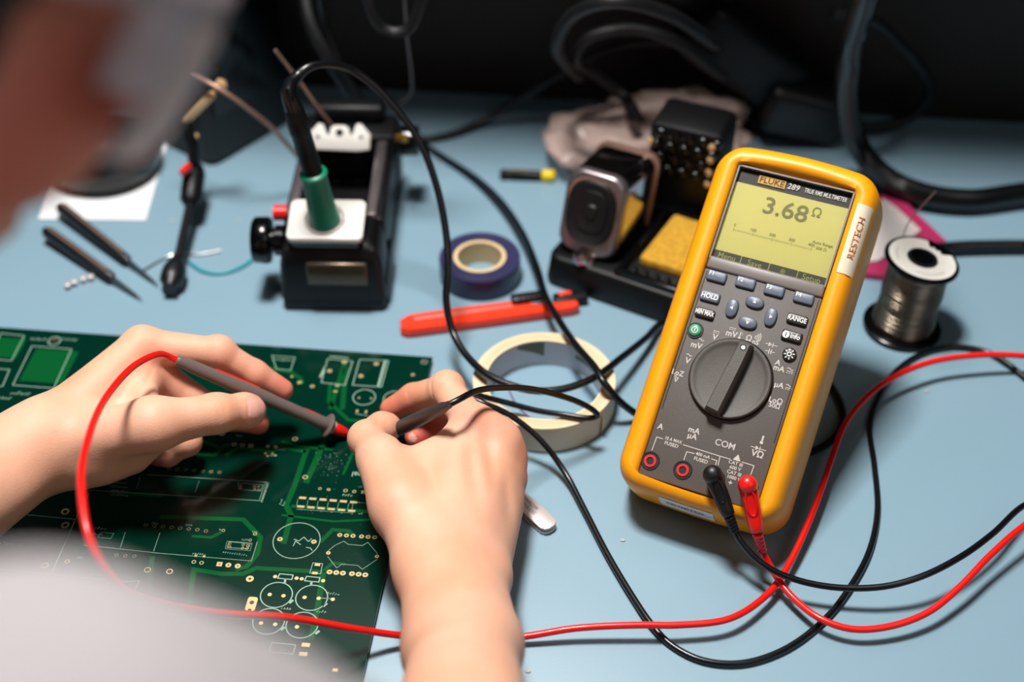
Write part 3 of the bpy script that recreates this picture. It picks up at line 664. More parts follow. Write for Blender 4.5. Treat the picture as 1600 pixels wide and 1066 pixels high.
# red lead
ra = P(275, 562, 0.087); rb = P(550, 681, 0.0056)
def on(f, a=ra, b_=rb): return a+(b_-a)*f
lead = thing('red_test_lead', 'red multimeter lead whose grey and red probe is held in the left hand', 'test lead', (rb.x, rb.y, 0))
LO = Vector((rb.x, rb.y, 0)); TL = Matrix.Translation(-LO)
def lb(b, name, m, parent, smooth=50):
    b.bm.transform(Matrix.Translation(-LO)); return b.build(name, m, parent, smooth)
b = MB(); cyl_profile(b, on(0), on(0.875), [(0, 0.0026), (0.004, 0.0030), (0.02, 0.0034), (0.1, 0.0040), (0.25, 0.0044), (0.45, 0.0048), (0.58, 0.0047), (0.62, 0.0044), (0.85, 0.0041), (0.90, 0.0044), (0.97, 0.0048), (1.0, 0.0044)])
lb(b, 'probe_grip', 'probe_grey', lead)
b = MB(); cyl_profile(b, on(0.845), on(0.865), [(0, 0.0045), (0.1, 0.0072), (0.45, 0.0082), (0.7, 0.0078), (1.0, 0.0045)], 32); lb(b, 'finger_guard', 'probe_grey', lead)
b = MB(); cyl_profile(b, on(0.884), on(0.968), [(0, 0.0036), (0.05, 0.0040), (0.5, 0.0037), (0.85, 0.0031), (1.0, 0.0026)]); lb(b, 'probe_collar', 'red_plastic', lead)
b = MB(); cyl_profile(b, on(0.872), on(0.887), [(0, 0.0036), (0.1, 0.0044), (0.9, 0.0044), (1, 0.0040)]); lb(b, 'collar_band', 'legend_grey', lead)
b = MB(); cyl_profile(b, on(0.96), on(1.0), [(0, 0.0008), (0.8, 0.0008), (1, 0.0002)], 12); lb(b, 'probe_needle', 'steel', lead)
# red inlay stripe on the far upper side of the grip
ax = (rb-ra).normalized(); upv = (Vector((0, 0.55, 0.83))-ax*ax.dot(Vector((0, 0.55, 0.83)))).normalized()
b = MB()
for f0, f1, r_ in ((0.20, 0.44, 0.0039), (0.70, 0.80, 0.0032)):
    b.tube([on(f0)+upv*r_*0.93, on((f0+f1)/2)+upv*r_, on(f1)+upv*r_*0.97], 0.0014, 8)
lb(b, 'red_inlay', 'red_plastic', lead)
hp = P(1168, 757, 0.0); 
def mpt(px, py, z): x, y = mp(px, py, z); return MM @ Vector((x, y, z))
r_head = mpt(1168, 757, 0.0655); r_base = mpt(1170, 764, 0.0485)
pts = [on(0.01), on(-0.03), P(252, 553, 0.096), P(215, 568, 0.107), P(170, 615, 0.125), P(138, 685, 0.155), P(127, 760, 0.170), P(143, 850, 0.165), P(185, 910, 0.145), P(245, 938, 0.115), P(350, 958, 0.075), P(450, 965, 0.046), P(560, 984, 0.022), P(625, 993, 0.010), P(720, 1000, 0.0045), P(810, 996, 0.0060), P(900, 982, 0.0105), P(1000, 977, 0.0125), P(1060, 977, 0.0125), P(1140, 967, 0.012), P(1200, 928, 0.0095), P(1228, 890, 0.0095), P(1262, 820, 0.0125), P(1285, 760, 0.015), P(1300, 715, 0.016), P(1325, 655, 0.017), P(1375, 603, 0.018), P(1450, 567, 0.018), P(1530, 555, 0.018), P(1600, 556, 0.016), P(1680, 566, 0.011), P(1760, 610, 0.006), P(1780, 690, 0.004), P(1740, 760, 0.006), P(1660, 790, 0.014), P(1600, 822, 0.022), P(1545, 870, 0.020), P(1500, 917, 0.0165), P(1450, 957, 0.013), P(1390, 979, 0.011), P(1330, 983, 0.0105), P(1280, 966, 0.011), P(1235, 930, 0.010), P(1208, 893, 0.014), P(1191, 862, 0.024)]
b = MB(); b.tube(pts, RL, 12, res=0.004); lb(b, 'cable', 'cable_red', lead)
def plug(head, base, tail, m, lead, LO, boot):
    b = MB(); up = (head-base).normalized()
    b.lathe([(0.0048, 0), (0.0052, 0.004), (0.0056, (head-base).length*0.6), (0.0060, (head-base).length*0.85), (0.0052, (head-base).length+0.002), (0.0034, (head-base).length+0.0040), (0.001, (head-base).length+0.0046)], axis_frame(base, head), 28)
    b.bm.transform(Matrix.Translation(-LO)); h = b.build('plug_head', m, lead, 60)
    b = MB(); d = tail-head; L = d.length; dd = d.normalized()
    st = head-up*0.0035
    F_ = axis_frame(st, tail); side = dd.cross(up).normalized(); upn = side.cross(dd).normalized()
    def ell(f, w, h_): c = st+(tail-st)*f; return [c+side*w*math.cos(a)+upn*h_*math.sin(a) for a in [2*math.pi*k/20 for k in range(20)]]
    b.loft([ell(0.0, 0.0052, 0.0050), ell(0.15, 0.0056, 0.0056), ell(0.35, 0.0050, 0.0046), ell(0.6, 0.0048, 0.0044), ell(0.85, 0.0043, 0.0043), ell(0.97, 0.0040, 0.0040), ell(1.0, 0.0030, 0.0030)])
    b.bm.transform(Matrix.Translation(-LO)); h = b.build('plug_body', m, lead, 60)
    b = MB(); c = st+(tail-st)*0.32+upn*0.0044; b.loft([[c+side*w*math.cos(a)+dd*l_*math.sin(a)+upn*o_ for a in [2*math.pi*k/20 for k in range(20)]] for w, l_, o_ in ((0.0034, 0.0092, 0.0), (0.0034, 0.0092, 0.0012), (0.0026, 0.0080, 0.0014), (0.0022, 0.0074, 0.0004))])
    b.bm.transform(Matrix.Translation(-LO)); r2 = b.build('grip_dimple', m, lead, 60)
    b = MB(); d2 = (boot-tail).normalized(); L2 = (boot-tail).length
    pr = []
    for k in range(5):
        f = k/5; pr += [(0.0028-0.0001*k, f*L2), (0.0034-0.0001*k, (f+0.06)*L2), (0.0034-0.0001*k, (f+0.12)*L2), (0.0028-0.0001*k, (f+0.15)*L2)]
    b.lathe(pr+[(0.0024, L2)], axis_frame(tail, boot), 18)
    b.bm.transform(Matrix.Translation(-LO)); b.build('strain_relief', m, lead, 50)
plug(r_head, r_base, P(1183, 832, 0.040), 'red_plastic', lead, LO, P(1191, 862, 0.0245))
# black lead
ba = P(703, 632, 0.098); bb = P(566, 697, 0.0062)
lead = thing('black_test_lead', 'thin black multimeter lead with dark grey probe held in the right hand', 'test lead', (bb.x, bb.y, 0)); LO = Vector((bb.x, bb.y, 0))
b = MB(); cyl_profile(b, ba, on(0.80, ba, bb), [(0, 0.0020), (0.01, 0.0024), (0.06, 0.0028), (0.08, 0.0034), (0.3, 0.0043), (0.5, 0.0048), (0.8, 0.0045), (1.0, 0.004)]); lb(b, 'probe_grip', 'probe_dark', lead)
b = MB(); cyl_profile(b, on(0.80, ba, bb), on(0.90, ba, bb), [(0, 0.0036), (0.6, 0.0032), (1.0, 0.0022)]); lb(b, 'probe_collar', 'black_plastic', lead)
b = MB(); cyl_profile(b, on(0.88, ba, bb), bb, [(0, 0.0008), (0.8, 0.0008), (1, 0.0002)], 12); lb(b, 'probe_needle', 'steel', lead)
k_head = mpt(1113, 741, 0.0655); k_base = mpt(1118, 749, 0.0485)
RB = 0.0020
pts = [on(0.02, ba, bb), P(716, 625, 0.098), P(745, 611, 0.094), P(785, 606, 0.083), P(830, 608, 0.070), P(870, 617, 0.058), P(905, 629, 0.045), P(928, 642, 0.034), P(934, 650, 0.029), P(920, 653.5, 0.026), P(880, 648, 0.025), P(840, 642, 0.027), P(790, 629, 0.032), P(755, 620, 0.038), P(735, 614, 0.042), P(733, 619, 0.043), P(760, 632, 0.042), P(790, 645, 0.036), P(830, 674, 0.026), P(860, 706, 0.016), P(886, 744, 0.008), P(910, 790, 0.005), P(950, 868, 0.004), P(990, 935, 0.004), P(1018, 976, 0.004), P(1045, 1005, 0.0024), P(1085, 1028, 0.0024), P(1125, 1037, 0.0024), P(1170, 1035, 0.0024), P(1230, 1013, 0.0024), P(1290, 967, 0.0024), P(1330, 915, 0.0030), P(1358, 862, 0.0028), P(1371, 800, 0.0024), P(1366, 725, 0.0024), P(1359, 670, 0.0024), P(1368, 630, 0.0024), P(1395, 585, 0.0024), P(1440, 553, 0.0024), P(1490, 542, 0.0024), P(1540, 549, 0.0030), P(1570, 565, 0.0035), P(1610, 598, 0.0024), P(1680, 660, 0.0024), P(1700, 720, 0.0024), P(1660, 770, 0.005), P(1600, 790, 0.016), P(1550, 835, 0.022), P(1500, 871, 0.0235), P(1440, 901, 0.022), P(1380, 917, 0.0185), P(1310, 918.5, 0.0165), P(1250, 908, 0.0175), P(1205, 890, 0.021), P(1175, 867, 0.025), P(1157, 845, 0.029), P(1148, 830, 0.033)]
b = MB(); b.tube(pts, RB, 12, res=0.004); lb(b, 'cable', 'cable_black', lead)
plug(k_head, k_base, P(1139, 806, 0.044), 'black_rubber', lead, LO, P(1148, 831, 0.0335))

# ------------------------------------------------------------------ soldering iron, its stand
def part_of(o, origin): pass
ST = P(440, 488, 0); STR = P(605, 490, 0)
stand = thing('soldering_iron_stand', 'black soldering iron stand with a white collar plate, silver rails and side knobs', 'soldering iron stand', (ST.x, ST.y, 0), math.atan2(STR.y-ST.y, STR.x-ST.x))
SI = stand.matrix_basis.inverted(); w_ = (STR-ST).length
b = MB(); b.box(w_/2, 0.084, 0.006, w_-0.003, 0.164, 0.012, bev=0.003)
b.box(w_-0.002, 0.035, 0.013, 0.006, 0.05, 0.026, bev=0.003); b.build('base', 'black_plastic', stand)
b = MB(); b.loft([rrect(w_/2, 0.020, 0.006, 0.010, 5, w_/2, 0.022), rrect(w_/2-0.002, 0.021, 0.006, 0.040, 5, w_/2, 0.023), rrect(w_/2-0.005, 0.021, 0.006, 0.055, 5, w_/2, 0.024), rrect(w_/2-0.012, 0.018, 0.006, 0.060, 5, w_/2, 0.026)]); fb = b.build('front_block', 'black_plastic', stand)
b = MB(); b.box(w_*0.56, -0.0002+0.0035, 0.036, 0.045, 0.008, 0.020, RX(0), bev=0.002); b.build('front_window', 'smoke_pane', stand)
pf = T(w_*0.47, 0.022, 0.066) @ RX(math.radians(12))
b = MB(); b.loft([rrect(0.0265, 0.0185, 0.005, 0, 6), rrect(0.0275, 0.0195, 0.005, 0.001, 6), rrect(0.0275, 0.0195, 0.005, 0.0045, 6), rrect(0.0265, 0.0185, 0.005, 0.0055, 6)], pf); b.build('collar_plate', 'white_plastic', stand)
b = MB(); b.loft([rrect(0.027, 0.019, 0.005, -0.008, 6), rrect(0.027, 0.019, 0.005, -0.0002, 6)], pf); b.build('plate_holder', 'black_gloss', stand)
b = MB(); b.ringloop([(0.0125, 0.0050), (0.0125, 0.0075), (0.0135, 0.0082), (0.0148, 0.0075), (0.0150, 0.0050)], pf @ T(-0.001, -0.001), 40); b.build('collar_ring', 'steel_satin', stand)
# silver rails and the rear unit
b = MB()
for s, xx in ((0, 0.008), (1, w_-0.012)): b.box(xx, 0.090, 0.057, 0.008, 0.100, 0.010, bev=0.0015)
b.build('rail', 'satin_silver', stand)
b = MB()
for xx in (0.006, w_-0.008): b.box(xx, 0.092, 0.033, 0.010, 0.100, 0.046, bev=0.002)
b.box(w_/2, 0.092, 0.018, w_-0.02, 0.098, 0.012); b.build('side_wall', 'black_plastic', stand)
b = MB(); b.box(w_/2, 0.156, 0.036, w_*0.98, 0.036, 0.060, bev=0.005); b.box(w_/2, 0.165, 0.072, w_*0.70, 0.018, 0.018, bev=0.004); b.build('rear_block', 'black_plastic', stand)
b = MB(); hw = 0.0235; poly = [(-hw, -0.008), (hw*0.6, -0.0095), (hw, -0.008), (hw*1.02, 0.004), (hw*0.70, 0.012), (hw*0.56, 0.0115), (hw*0.42, 0.003), (hw*0.34, 0.0035), (hw*0.30, 0.0085), (hw*0.16, 0.0105), (-hw*0.16, 0.0105), (-hw*0.30, 0.0085), (-hw*0.34, 0.0035), (-hw*0.42, 0.003), (-hw*0.56, 0.0115), (-hw*0.70, 0.012), (-hw*1.02, 0.004)]
BF = T(w_*0.44, 0.131, 0.068) @ RX(math.radians(55)); b.prism(poly, 0, 0.0035, BF, bev=0.0006); br = b.build('tip_bracket', 'white_plastic', stand)
b = MB(); disc(b, 0, 0.005, 0.0030, 0.0037, BF); disc(b, -hw*0.72, 0.0015, 0.0014, 0.0037, BF); disc(b, hw*0.72, 0.0015, 0.0014, 0.0037, BF); b.build('bracket_hole', 'hole_black', stand, smooth=0).parent = br
b = MB(); KX = T(0.004, 0.028, 0.046) @ RY(-math.pi/2)
b.lathe([(0.009, 0), (0.0115, 0.001), (0.0115, 0.007), (0.009, 0.008), (0.009, 0.010), (0.0165, 0.011), (0.0175, 0.013), (0.0172, 0.022), (0.0155, 0.0238), (0.001, 0.0240)], KX, 32); b.build('adjusting_knob', 'black_gloss', stand)
b = MB(); b.lathe([(0.010, 0), (0.012, 0.001), (0.012, 0.014), (0.010, 0.015)], T(w_+0.001, 0.150, 0.055) @ RY(math.pi/2), 28); b.build('rear_knob', 'black_gloss', stand)
b = MB(); b.lathe([(0.0035, 0), (0.0035, 0.003)], T(w_+0.002, 0.138, 0.066) @ RY(math.pi/2) @ RZ(0), 14); b.box(w_+0.004, 0.132, 0.069, 0.010, 0.004, 0.006, bev=0.001); b.build('brass_screw', 'brass', stand)
b = MB(); b.lathe([(0.006, 0), (0.006, 0.010)], T(-0.006, 0.046, 0.058) @ RY(math.pi/2), 16); b.build('red_button', 'red_plastic', stand)
b = MB(); b.lathe([(0.0022, 0), (0.0022, 0.0012)], T(w_*0.52, -0.0005+0.0015, 0.033) @ RX(math.pi/2), 14); b.build('front_screw', 'steel', stand)

i0 = P(509, 352, 0.068); i1 = P(489, 268, 0.118); i2 = P(457, 165, 0.172)
iron = thing('soldering_iron', 'green and black soldering iron upright in the stand, its long black cable looping forward', 'soldering iron', (i0.x, i0.y, 0)); LO = Vector((i0.x, i0.y, 0))
b = MB(); cyl_profile(b, i0, i1, [(-0.35, 0.004), (-0.02, 0.009), (0, 0.0115), (0.12, 0.0118), (0.2, 0.0108), (0.6, 0.0094), (0.9, 0.0092), (0.97, 0.0099), (1.0, 0.0086)], 32); lb(b, 'grip', 'green_grip', iron)
b = MB(); cyl_profile(b, i0+(i1-i0)*0.94, i2, [(0, 0.0072), (0.3, 0.0070), (0.62, 0.0070), (0.64, 0.0076), (0.8, 0.0074), (0.95, 0.0066), (1.0, 0.0045)], 28); lb(b, 'handle', 'black_plastic', iron)
RI = 0.0026
pts = [i2-(i2-i1)*0.05, i2+(i2-i1).normalized()*0.012, P(462, 122, 0.185), P(480, 106, 0.190), P(512, 100, 0.188), P(548, 108, 0.180), P(585, 134, 0.168), P(622, 174, 0.152), P(655, 220, 0.134), P(682, 290, 0.108), P(697, 365, 0.084), P(700, 420, 0.068), P(697, 468, 0.052), P(706, 515, 0.036), P(727, 553, 0.0305), P(762, 586, 0.0305), P(800, 603, 0.030), P(840, 611, 0.0305), P(880, 608, 0.0305), P(925, 592, 0.030), P(975, 556, 0.021), P(1010, 528, 0.012), P(1037, 504, 0.006), P(1085, 500, 0.003), P(1160, 530, 0.003), P(1240, 560, 0.003), P(1285, 588, 0.003), P(1312, 628, 0.003), P(1316, 660, 0.003), P(1298, 690, 0.003), P(1262, 708, 0.003), P(1215, 714, 0.003), P(1140, 700, 0.003), P(1060, 672, 0.003), P(1000, 650, 0.006), P(968, 627, 0.020), P(945, 600, 0.033), P(930, 575, 0.0345), P(900, 540, 0.032), P(876, 505, 0.027), P(852, 462, 0.022), P(838, 415, 0.018), P(815, 362, 0.014), P(780, 312, 0.010), P(740, 276, 0.006), P(690, 244, 0.0035), P(640, 212, 0.0035), P(606, 186, 0.010), P(585, 172, 0.03), P(562, 150, 0.06), P(530, 95, 0.09), P(505, 30, 0.12), P(495, -50, 0.18)]
b = MB(); b.tube(pts, RI, 12, res=0.005, taper=lambda t: RI+0.0036*max(0.0, 1-t/0.07)); lb(b, 'cable', 'cable_black', iron)

# ------------------------------------------------------------------ soldering station with sponge
A0 = P(850, 441, 0); A1 = P(1035, 505, 0); sa = math.atan2(A1.y-A0.y, A1.x-A0.x)
stn = thing('cleaning_station', 'black iron holder with chrome housing and damp yellow sponge, half behind the multimeter', 'soldering iron holder', (A0.x, A0.y, 0), sa)
BWD = 0.150
b = MB(); b.loft([rrect(BWD/2, 0.052, 0.010, 0, 6, BWD/2, 0.052), rrect(BWD/2+0.001, 0.053, 0.010, 0.004, 6, BWD/2, 0.052), rrect(BWD/2-0.001, 0.051, 0.010, 0.024, 6, BWD/2, 0.052), rrect(BWD/2-0.003, 0.049, 0.009, 0.026, 6, BWD/2, 0.052)]); b.build('base', 'black_plastic', stn)
b = MB()
for (cx_, cy_, sx, sy) in ((0.0995, 0.0065, 0.088, 0.006), (0.0995, 0.0945, 0.088, 0.006), (0.0585, 0.05, 0.006, 0.09), (0.1415, 0.05, 0.006, 0.09)): b.box(cx_, cy_, 0.0285, sx, sy, 0.006, bev=0.0015)
b.build('tray_rim', 'black_gloss', stn)
b = MB()
for k in range(8): b.box(0.068+k*0.009, 0.0135, 0.0282, 0.004, 0.007, 0.004, bev=0.001)
b.build('tray_notches', 'black_plastic', stn)
b = MB(); b.box(0.0995, 0.056, 0.0285, 0.066, 0.064, 0.010, bev=0.003); 
sp = b.build('sponge', 'sponge_yellow', stn)
# holder housing: rounded hollow block leaning back on the left of the base
HM = T(0.027, 0.028, 0.024) @ RZ(math.radians(2)) @ RX(math.radians(-18))
def shell(yy, w, h, r=0.010, z0=0.0): return [(x, yy, z) for x, z, _ in [(p[0], p[1], 0) for p in rrect(w/2, h/2, r, 0, 7, 0, z0+h/2)]]
b = MB(); b.loft([shell(-0.012, 0.046, 0.064, 0.012), shell(-0.014, 0.043, 0.061, 0.012, 0.0015)][::-1]+[shell(0.040, 0.050, 0.070, 0.010)], HM); hs = b.build('chrome_housing', 'chrome', stn)
b = MB(); b.ringloop([(0, 0)]*3) if False else None
fr_o = shell(-0.0145, 0.046, 0.064, 0.013); fr_i = shell(-0.0185, 0.040, 0.058, 0.013, 0.003)
b.loft([shell(-0.010, 0.0475, 0.0655, 0.013, -0.0007), shell(-0.0150, 0.0475, 0.0655, 0.013, -0.0007), shell(-0.0180, 0.0445, 0.0625, 0.013, 0.0008), shell(-0.0185, 0.0420, 0.060, 0.013, 0.002)], HM, cap0=True); b.build('front_bezel', 'satin_silver', stn)
b = MB(); OM = HM @ T(0, -0.0184, 0.034) @ RX(math.pi/2)
def ov(rx, ry, z): return [(rx*math.copysign(abs(math.cos(a))**0.75, math.cos(a)), ry*math.copysign(abs(math.sin(a))**0.75, math.sin(a)), z) for a in [2*math.pi*k/44 for k in range(44)]]
b.loft([ov(0.0195, 0.0245, -0.001), ov(0.0195, 0.0245, 0.0020), ov(0.0185, 0.0235, 0.0032), ov(0.0170, 0.0215, 0.0024), ov(0.013, 0.0165, 0.0010), ov(0.0125, 0.0160, 0.0020), ov(0.0105, 0.014, 0.0020), ov(0.009, 0.011, 0.0008), ov(0.005, 0.006, 0.0008), ov(0.004, 0.005, 0.0020), ov(0.001, 0.001, 0.0022)], OM); b.build('iron_socket', 'socket_black', stn)
b = MB(); stroke(b, [(p[0], p[1]) for p in ov(0.0205, 0.0258, 0)][:22], 0.0016, OM, 0.0011); stroke(b, [(p[0], p[1]) for p in ov(0.0200, 0.0252, 0)][26:38], 0.0018, OM, 0.0011); b.build('socket_trim', 'steel', stn)
b = MB(); b.loft([shell(0.040, 0.0535, 0.0735, 0.011, -0.0015), shell(0.0435, 0.0535, 0.0735, 0.011, -0.0015), shell(0.0440, 0.052, 0.072, 0.010, -0.001)], HM); b.build('rear_rim', 'bronze_wire', stn)
b = MB(); b.lathe([(0.006, 0), (0.006, 0.008), (0.003, 0.010)], HM @ T(0.0, -0.019, 0.000) @ RX(math.pi/2), 20); b.box(0.002, -0.0205, -0.003, 0.016, 0.008, 0.007, HM, bev=0.002); b.build('release_catch', 'chrome', stn)
# ribbed black cup behind
CM = T(0.062, 0.124, 0.0) @ RZ(math.radians(6))
b = MB(); b.box(0, 0, 0.050, 0.058, 0.044, 0.100, CM, bev=0.006); b.build('rear_tower', 'black_plastic', stn)
b = MB()
for r_ in range(4):
    for c_ in range(5): b.box(-0.022+c_*0.011+(r_ % 2)*0.003, -0.0225, 0.062+r_*0.0105, 0.0085, 0.006, 0.0075, CM, bev=0.002)
b.build('ribbed_grille', 'black_gloss', stn)
for rx_, ry_, rz_ in [(0.0225, -0.0265, 0.060+k*0.011) for k in range(4)]+[(-0.0260, -0.0225, 0.070+k*0.014) for k in range(2)]:
    b = MB(); b.lathe([(0.0028, 0), (0.0028, 0.002), (0.001, 0.003)], CM @ T(rx_, ry_, rz_) @ RX(math.pi/2), 14); b.build('rivet', 'gold_pin', stn)

# ------------------------------------------------------------------ tapes
def roll(name, label, cat, c, ro, ri, h, m_side, m_top, core_m, inner_m, core_t, n=96, rz=0.0):
    t = thing(name, label, cat, (c.x, c.y, 0), rz)
    b = MB(); b.ringloop([(ri+core_t, 0.0006), (ri+core_t, h-0.0004), (ro-0.0008, h), (ro, h-0.0008), (ro, 0.0008), (ro-0.0008, 0)], n=n); tp = b.build('tape', m_side, t, 40)
    b = MB()
    for k in range(7):
        r_ = ri+core_t+(ro-ri-core_t)*(k+0.5)/7.0; b.ringloop([(r_-0.0005, h-0.0003), (r_-0.0003, h+0.0002), (r_+0.0003, h+0.0002), (r_+0.0005, h-0.0003)], n=n)
    w = b.build('wound_edge', m_top, t, 60); w.parent = tp
    b = MB(); b.ringloop([(ri, 0.0), (ri, h+0.0003), (ri+core_t, h+0.0003), (ri+core_t, 0)], n=n); co = b.build('core', core_m, t, 30)
    return t, tp, co
mt_c = P(850, 609, 0.012)
t, tp, co = roll('masking_tape_roll', 'cream masking tape roll with black cables lying across it', 'tape', mt_c, 0.0490, 0.0395, 0.022, 'tape_side', 'tape_cream', 'tape_cream', 'cardboard_grey', 0.0016)
b = MB(); b.lathe([(0.0394, 0.0004), (0.0394, 0.0215)], n=96, cap0=False, cap1=False); ci = b.build('core_lining', 'cardboard_grey', t, 40); ci.parent = co
b = MB(); 
for a0_, a1_, z0_, z1_ in ((1.55, 2.05, 0.008, 0.021), (0.5, 0.95, 0.012, 0.016), (0.35, 0.8, 0.0185, 0.0205)):
    n_ = 14; V = []; 
    for k in range(n_+1):
        a_ = a0_+(a1_-a0_)*k/n_; f = k/n_; V += [(0.0392*math.cos(a_), 0.0392*math.sin(a_), z0_+(z1_-z0_)*(0.75*f if z0_ < 0.01 else 0)), (0.0392*math.cos(a_), 0.0392*math.sin(a_), z1_)]
    b.add(V, [[2*k, 2*k+1, 2*k+3, 2*k+2] for k in range(n_)])
pr_ = b.build('core_print', 'print_olive', t, 0); pr_.parent = co
# loose end of the masking tape
b = MB(); a_ = -0.62; n_ = 8; V = []
for k in range(n_+1):
    q_ = a_-0.10*k/n_; rr = 0.0492+0.0018*(k/n_)**2; V += [(rr*math.cos(q_), rr*math.sin(q_), 0.001), (rr*math.cos(q_), rr*math.sin(q_), 0.0215)]
b.add(V, [[2*k, 2*k+1, 2*k+3, 2*k+2] for k in range(n_)]); b.build('loose_end', 'tape_cream', t, 30)
et_c = P(750, 417, 0.009)
roll('electrical_tape_roll', 'small navy blue electrical tape roll with a tan core', 'tape', et_c, 0.0310, 0.0170, 0.019, 'tape_navy', 'tape_navy_side', 'core_cream', 'core_inner', 0.0030)

# scraps of wire inside the masking tape
def wire_thing(name, label, cat, pts, r, m, group=None, res=0.003):
    b = MB(); b.tube(pts, r, 8, res=res); o = b.build(name, m); anchor(o, Vector((pts[0][0], pts[0][1], 0))); return tag(o, label, cat, group)
wire_thing('wire_scrap', 'thin purple wire scrap curled inside the masking tape ring', 'wire', [P(782, 590, 0.004), P(793, 604, 0.001), P(801, 622, 0.001), P(814, 640, 0.001), P(835, 656, 0.001), P(868, 662, 0.001), P(890, 661, 0.001)], 0.00045, 'wire_purple')
wire_thing('wire_scrap', 'thin dark wire scrap lying inside the masking tape ring', 'wire', [P(795, 646, 0.001), P(812, 647, 0.001), P(830, 656, 0.001), P(855, 663, 0.001)], 0.0005, 'cable_black')
wire_thing('wire_scrap', 'short red wire snippet at the left inside the masking tape ring', 'wire', [P(765, 602, 0.001), P(773, 595, 0.0015), P(780, 588, 0.004)], 0.0006, 'wire_red')

# ------------------------------------------------------------------ utility knife
K0 = P(624, 512, 0.0035); K1 = P(902, 475, 0.0035); kl = (K1-K0).length
kn = thing('utility_knife', 'slim orange red snap off utility knife with black slider', 'utility knife', (K0.x, K0.y, 0), math.atan2(K1.y-K0.y, K1.x-K0.x))
b = MB()
def kring(ins, z): hw = 0.0095-ins; return [(0.000+ins, -hw*0.55, z), (0.004+ins, -hw*0.93, z), (0.010, -hw, z), (kl*0.5, -hw, z), (kl-0.006, -hw*0.95, z), (kl-ins, -hw*0.75, z), (kl-ins, -hw*0.1, z), (kl-0.030, 0.0, z), (kl-0.045, hw*0.95, z), (kl*0.4, hw, z), (0.020, hw, z), (0.008, hw*0.9, z), (0.001+ins, hw*0.45, z)]
b.loft([kring(0.0010, 0.0), kring(0.0, 0.0012), kring(0, 0.0062), kring(0.0012, 0.0080)]); b.build('handle', 'orange_red', kn, 40)
b = MB(); b.box(kl*0.36, 0.0025, 0.0081, kl*0.55, 0.0042, 0.0006, bev=0.0002); b.build('blade_channel', 'knife_window', kn)
b = MB(); b.box(kl-0.035, 0.0052, 0.0100, 0.028, 0.0085, 0.0060, RZ(0.02), bev=0.002)
for k in range(5): b.box(kl-0.043+k*0.004, 0.0052, 0.0132, 0.0015, 0.007, 0.0012)
b.build('slider', 'black_rubber', kn)
b = MB(); b.box(kl-0.004, 0.0055, 0.0050, 0.026, 0.010, 0.0075, bev=0.002); b.build('blade_guide', 'black_plastic', kn)
b = MB(); b.box(kl-0.008, 0.0068, 0.0095, 0.010, 0.004, 0.0022, bev=0.0008); b.build('end_clip', 'orange_red', kn)

# ------------------------------------------------------------------ tweezers right of the hand
t0 = P(862, 828, 0.003); t1 = P(770, 745, 0.003); tl_ = 0.115; 
tw = thing('tweezers', 'steel tweezers with rounded end sticking out from under the right hand', 'tweezers', (t0.x, t0.y, 0), math.atan2(t1.y-t0.y, t1.x-t0.x))
for k, zz in enumerate((0.0016, 0.0052)):
    b = MB(); pl = [(0.0, -0.002), (0.0012, -0.0045), (0.004, -0.0061), (0.015, -0.0064), (0.05, -0.0052), (0.085, -0.0025), (tl_, -0.0007), (tl_, 0.0007), (0.085, 0.0025), (0.05, 0.0052), (0.015, 0.0064), (0.004, 0.0061), (0.0012, 0.0045), (0.0, 0.002)]
    b.prism(pl, zz-0.0008, zz+0.0008, bev=0.0003); a_ = b.build('arm', 'steel_satin', tw, 40)
b = MB(); put_text(b, 'STAINLESS', 0.0036, T(0.024, 0.0015, 0.00615) @ RZ(math.pi), sx=1.1); put_text(b, 'TWEEZER', 0.0034, T(0.024, -0.0022, 0.00615) @ RZ(math.pi), sx=1.0); b.build('engraving', 'bezel_grey', tw, smooth=0)

# ------------------------------------------------------------------ solder spool
SPB = P(1409, 507, 0.003); spo = thing('solder_spool', 'black spool of shiny solder wire with white label beside the multimeter', 'solder spool', M=T(SPB.x, SPB.y, 0.0) @ RY(math.radians(3)))
b = MB(); b.lathe([(0.0275, 0.001), (0.0285, 0.0015), (0.0285, 0.0036), (0.0275, 0.0044), (0.018, 0.0048)], n=64); b.build('lower_flange', 'black_gloss', spo)
b = MB(); pr = []
for k in range(46):
    z = 0.0048+k*0.00122; r0 = 0.0222+0.0004*math.sin(k*0.31)+0.00025*math.sin(k*1.9)-0.0008*math.sin(math.pi*k/45); pr += [(r0-0.0005, z), (r0, z+0.0004), (r0, z+0.0008), (r0-0.0005, z+0.0011)]
b.lathe(pr, n=64)
for v in b.bm.verts: v.co.z += 0.0012*math.sin(math.atan2(v.co.y, v.co.x))*(1 if 0.007 < v.co.z < 0.058 else 0)
b.build('wound_solder', 'solder_wire', spo, 60)
FT = T(0, 0, 0.0612) @ RY(math.radians(5)) @ Matrix.Scale(1.2, 4, (1, 0, 0)) @ Matrix.Scale(1.2, 4, (0, 1, 0))
b = MB(); rings = []
for r0_, z_ in ((0.0, 0), (0.0006, 0.0008), (0.0006, 0.0022), (0.0, 0.003)): rings.append([((0.0218+r0_)*math.cos(a), (0.0218+r0_)*math.sin(a), z_) for a in [2*math.pi*k/64 for k in range(64)]])
b.loft(rings, FT); b.build('upper_flange', 'black_gloss', spo)
b = MB(); poly = []; n_ = 64
outer = [((0.0200 if not (0.35 < (2*math.pi*k/n_) < 1.1) else 0.0150+0.001*math.sin(k*2.3))*math.cos(2*math.pi*k/n_), (0.0200 if not (0.35 < (2*math.pi*k/n_) < 1.1) else 0.0150+0.001*math.sin(k*2.3))*math.sin(2*math.pi*k/n_), 0.0032) for k in range(n_)]
inner_ = [(0.0092*math.cos(2*math.pi*k/n_), 0.0092*math.sin(2*math.pi*k/n_), 0.0032) for k in range(n_)]
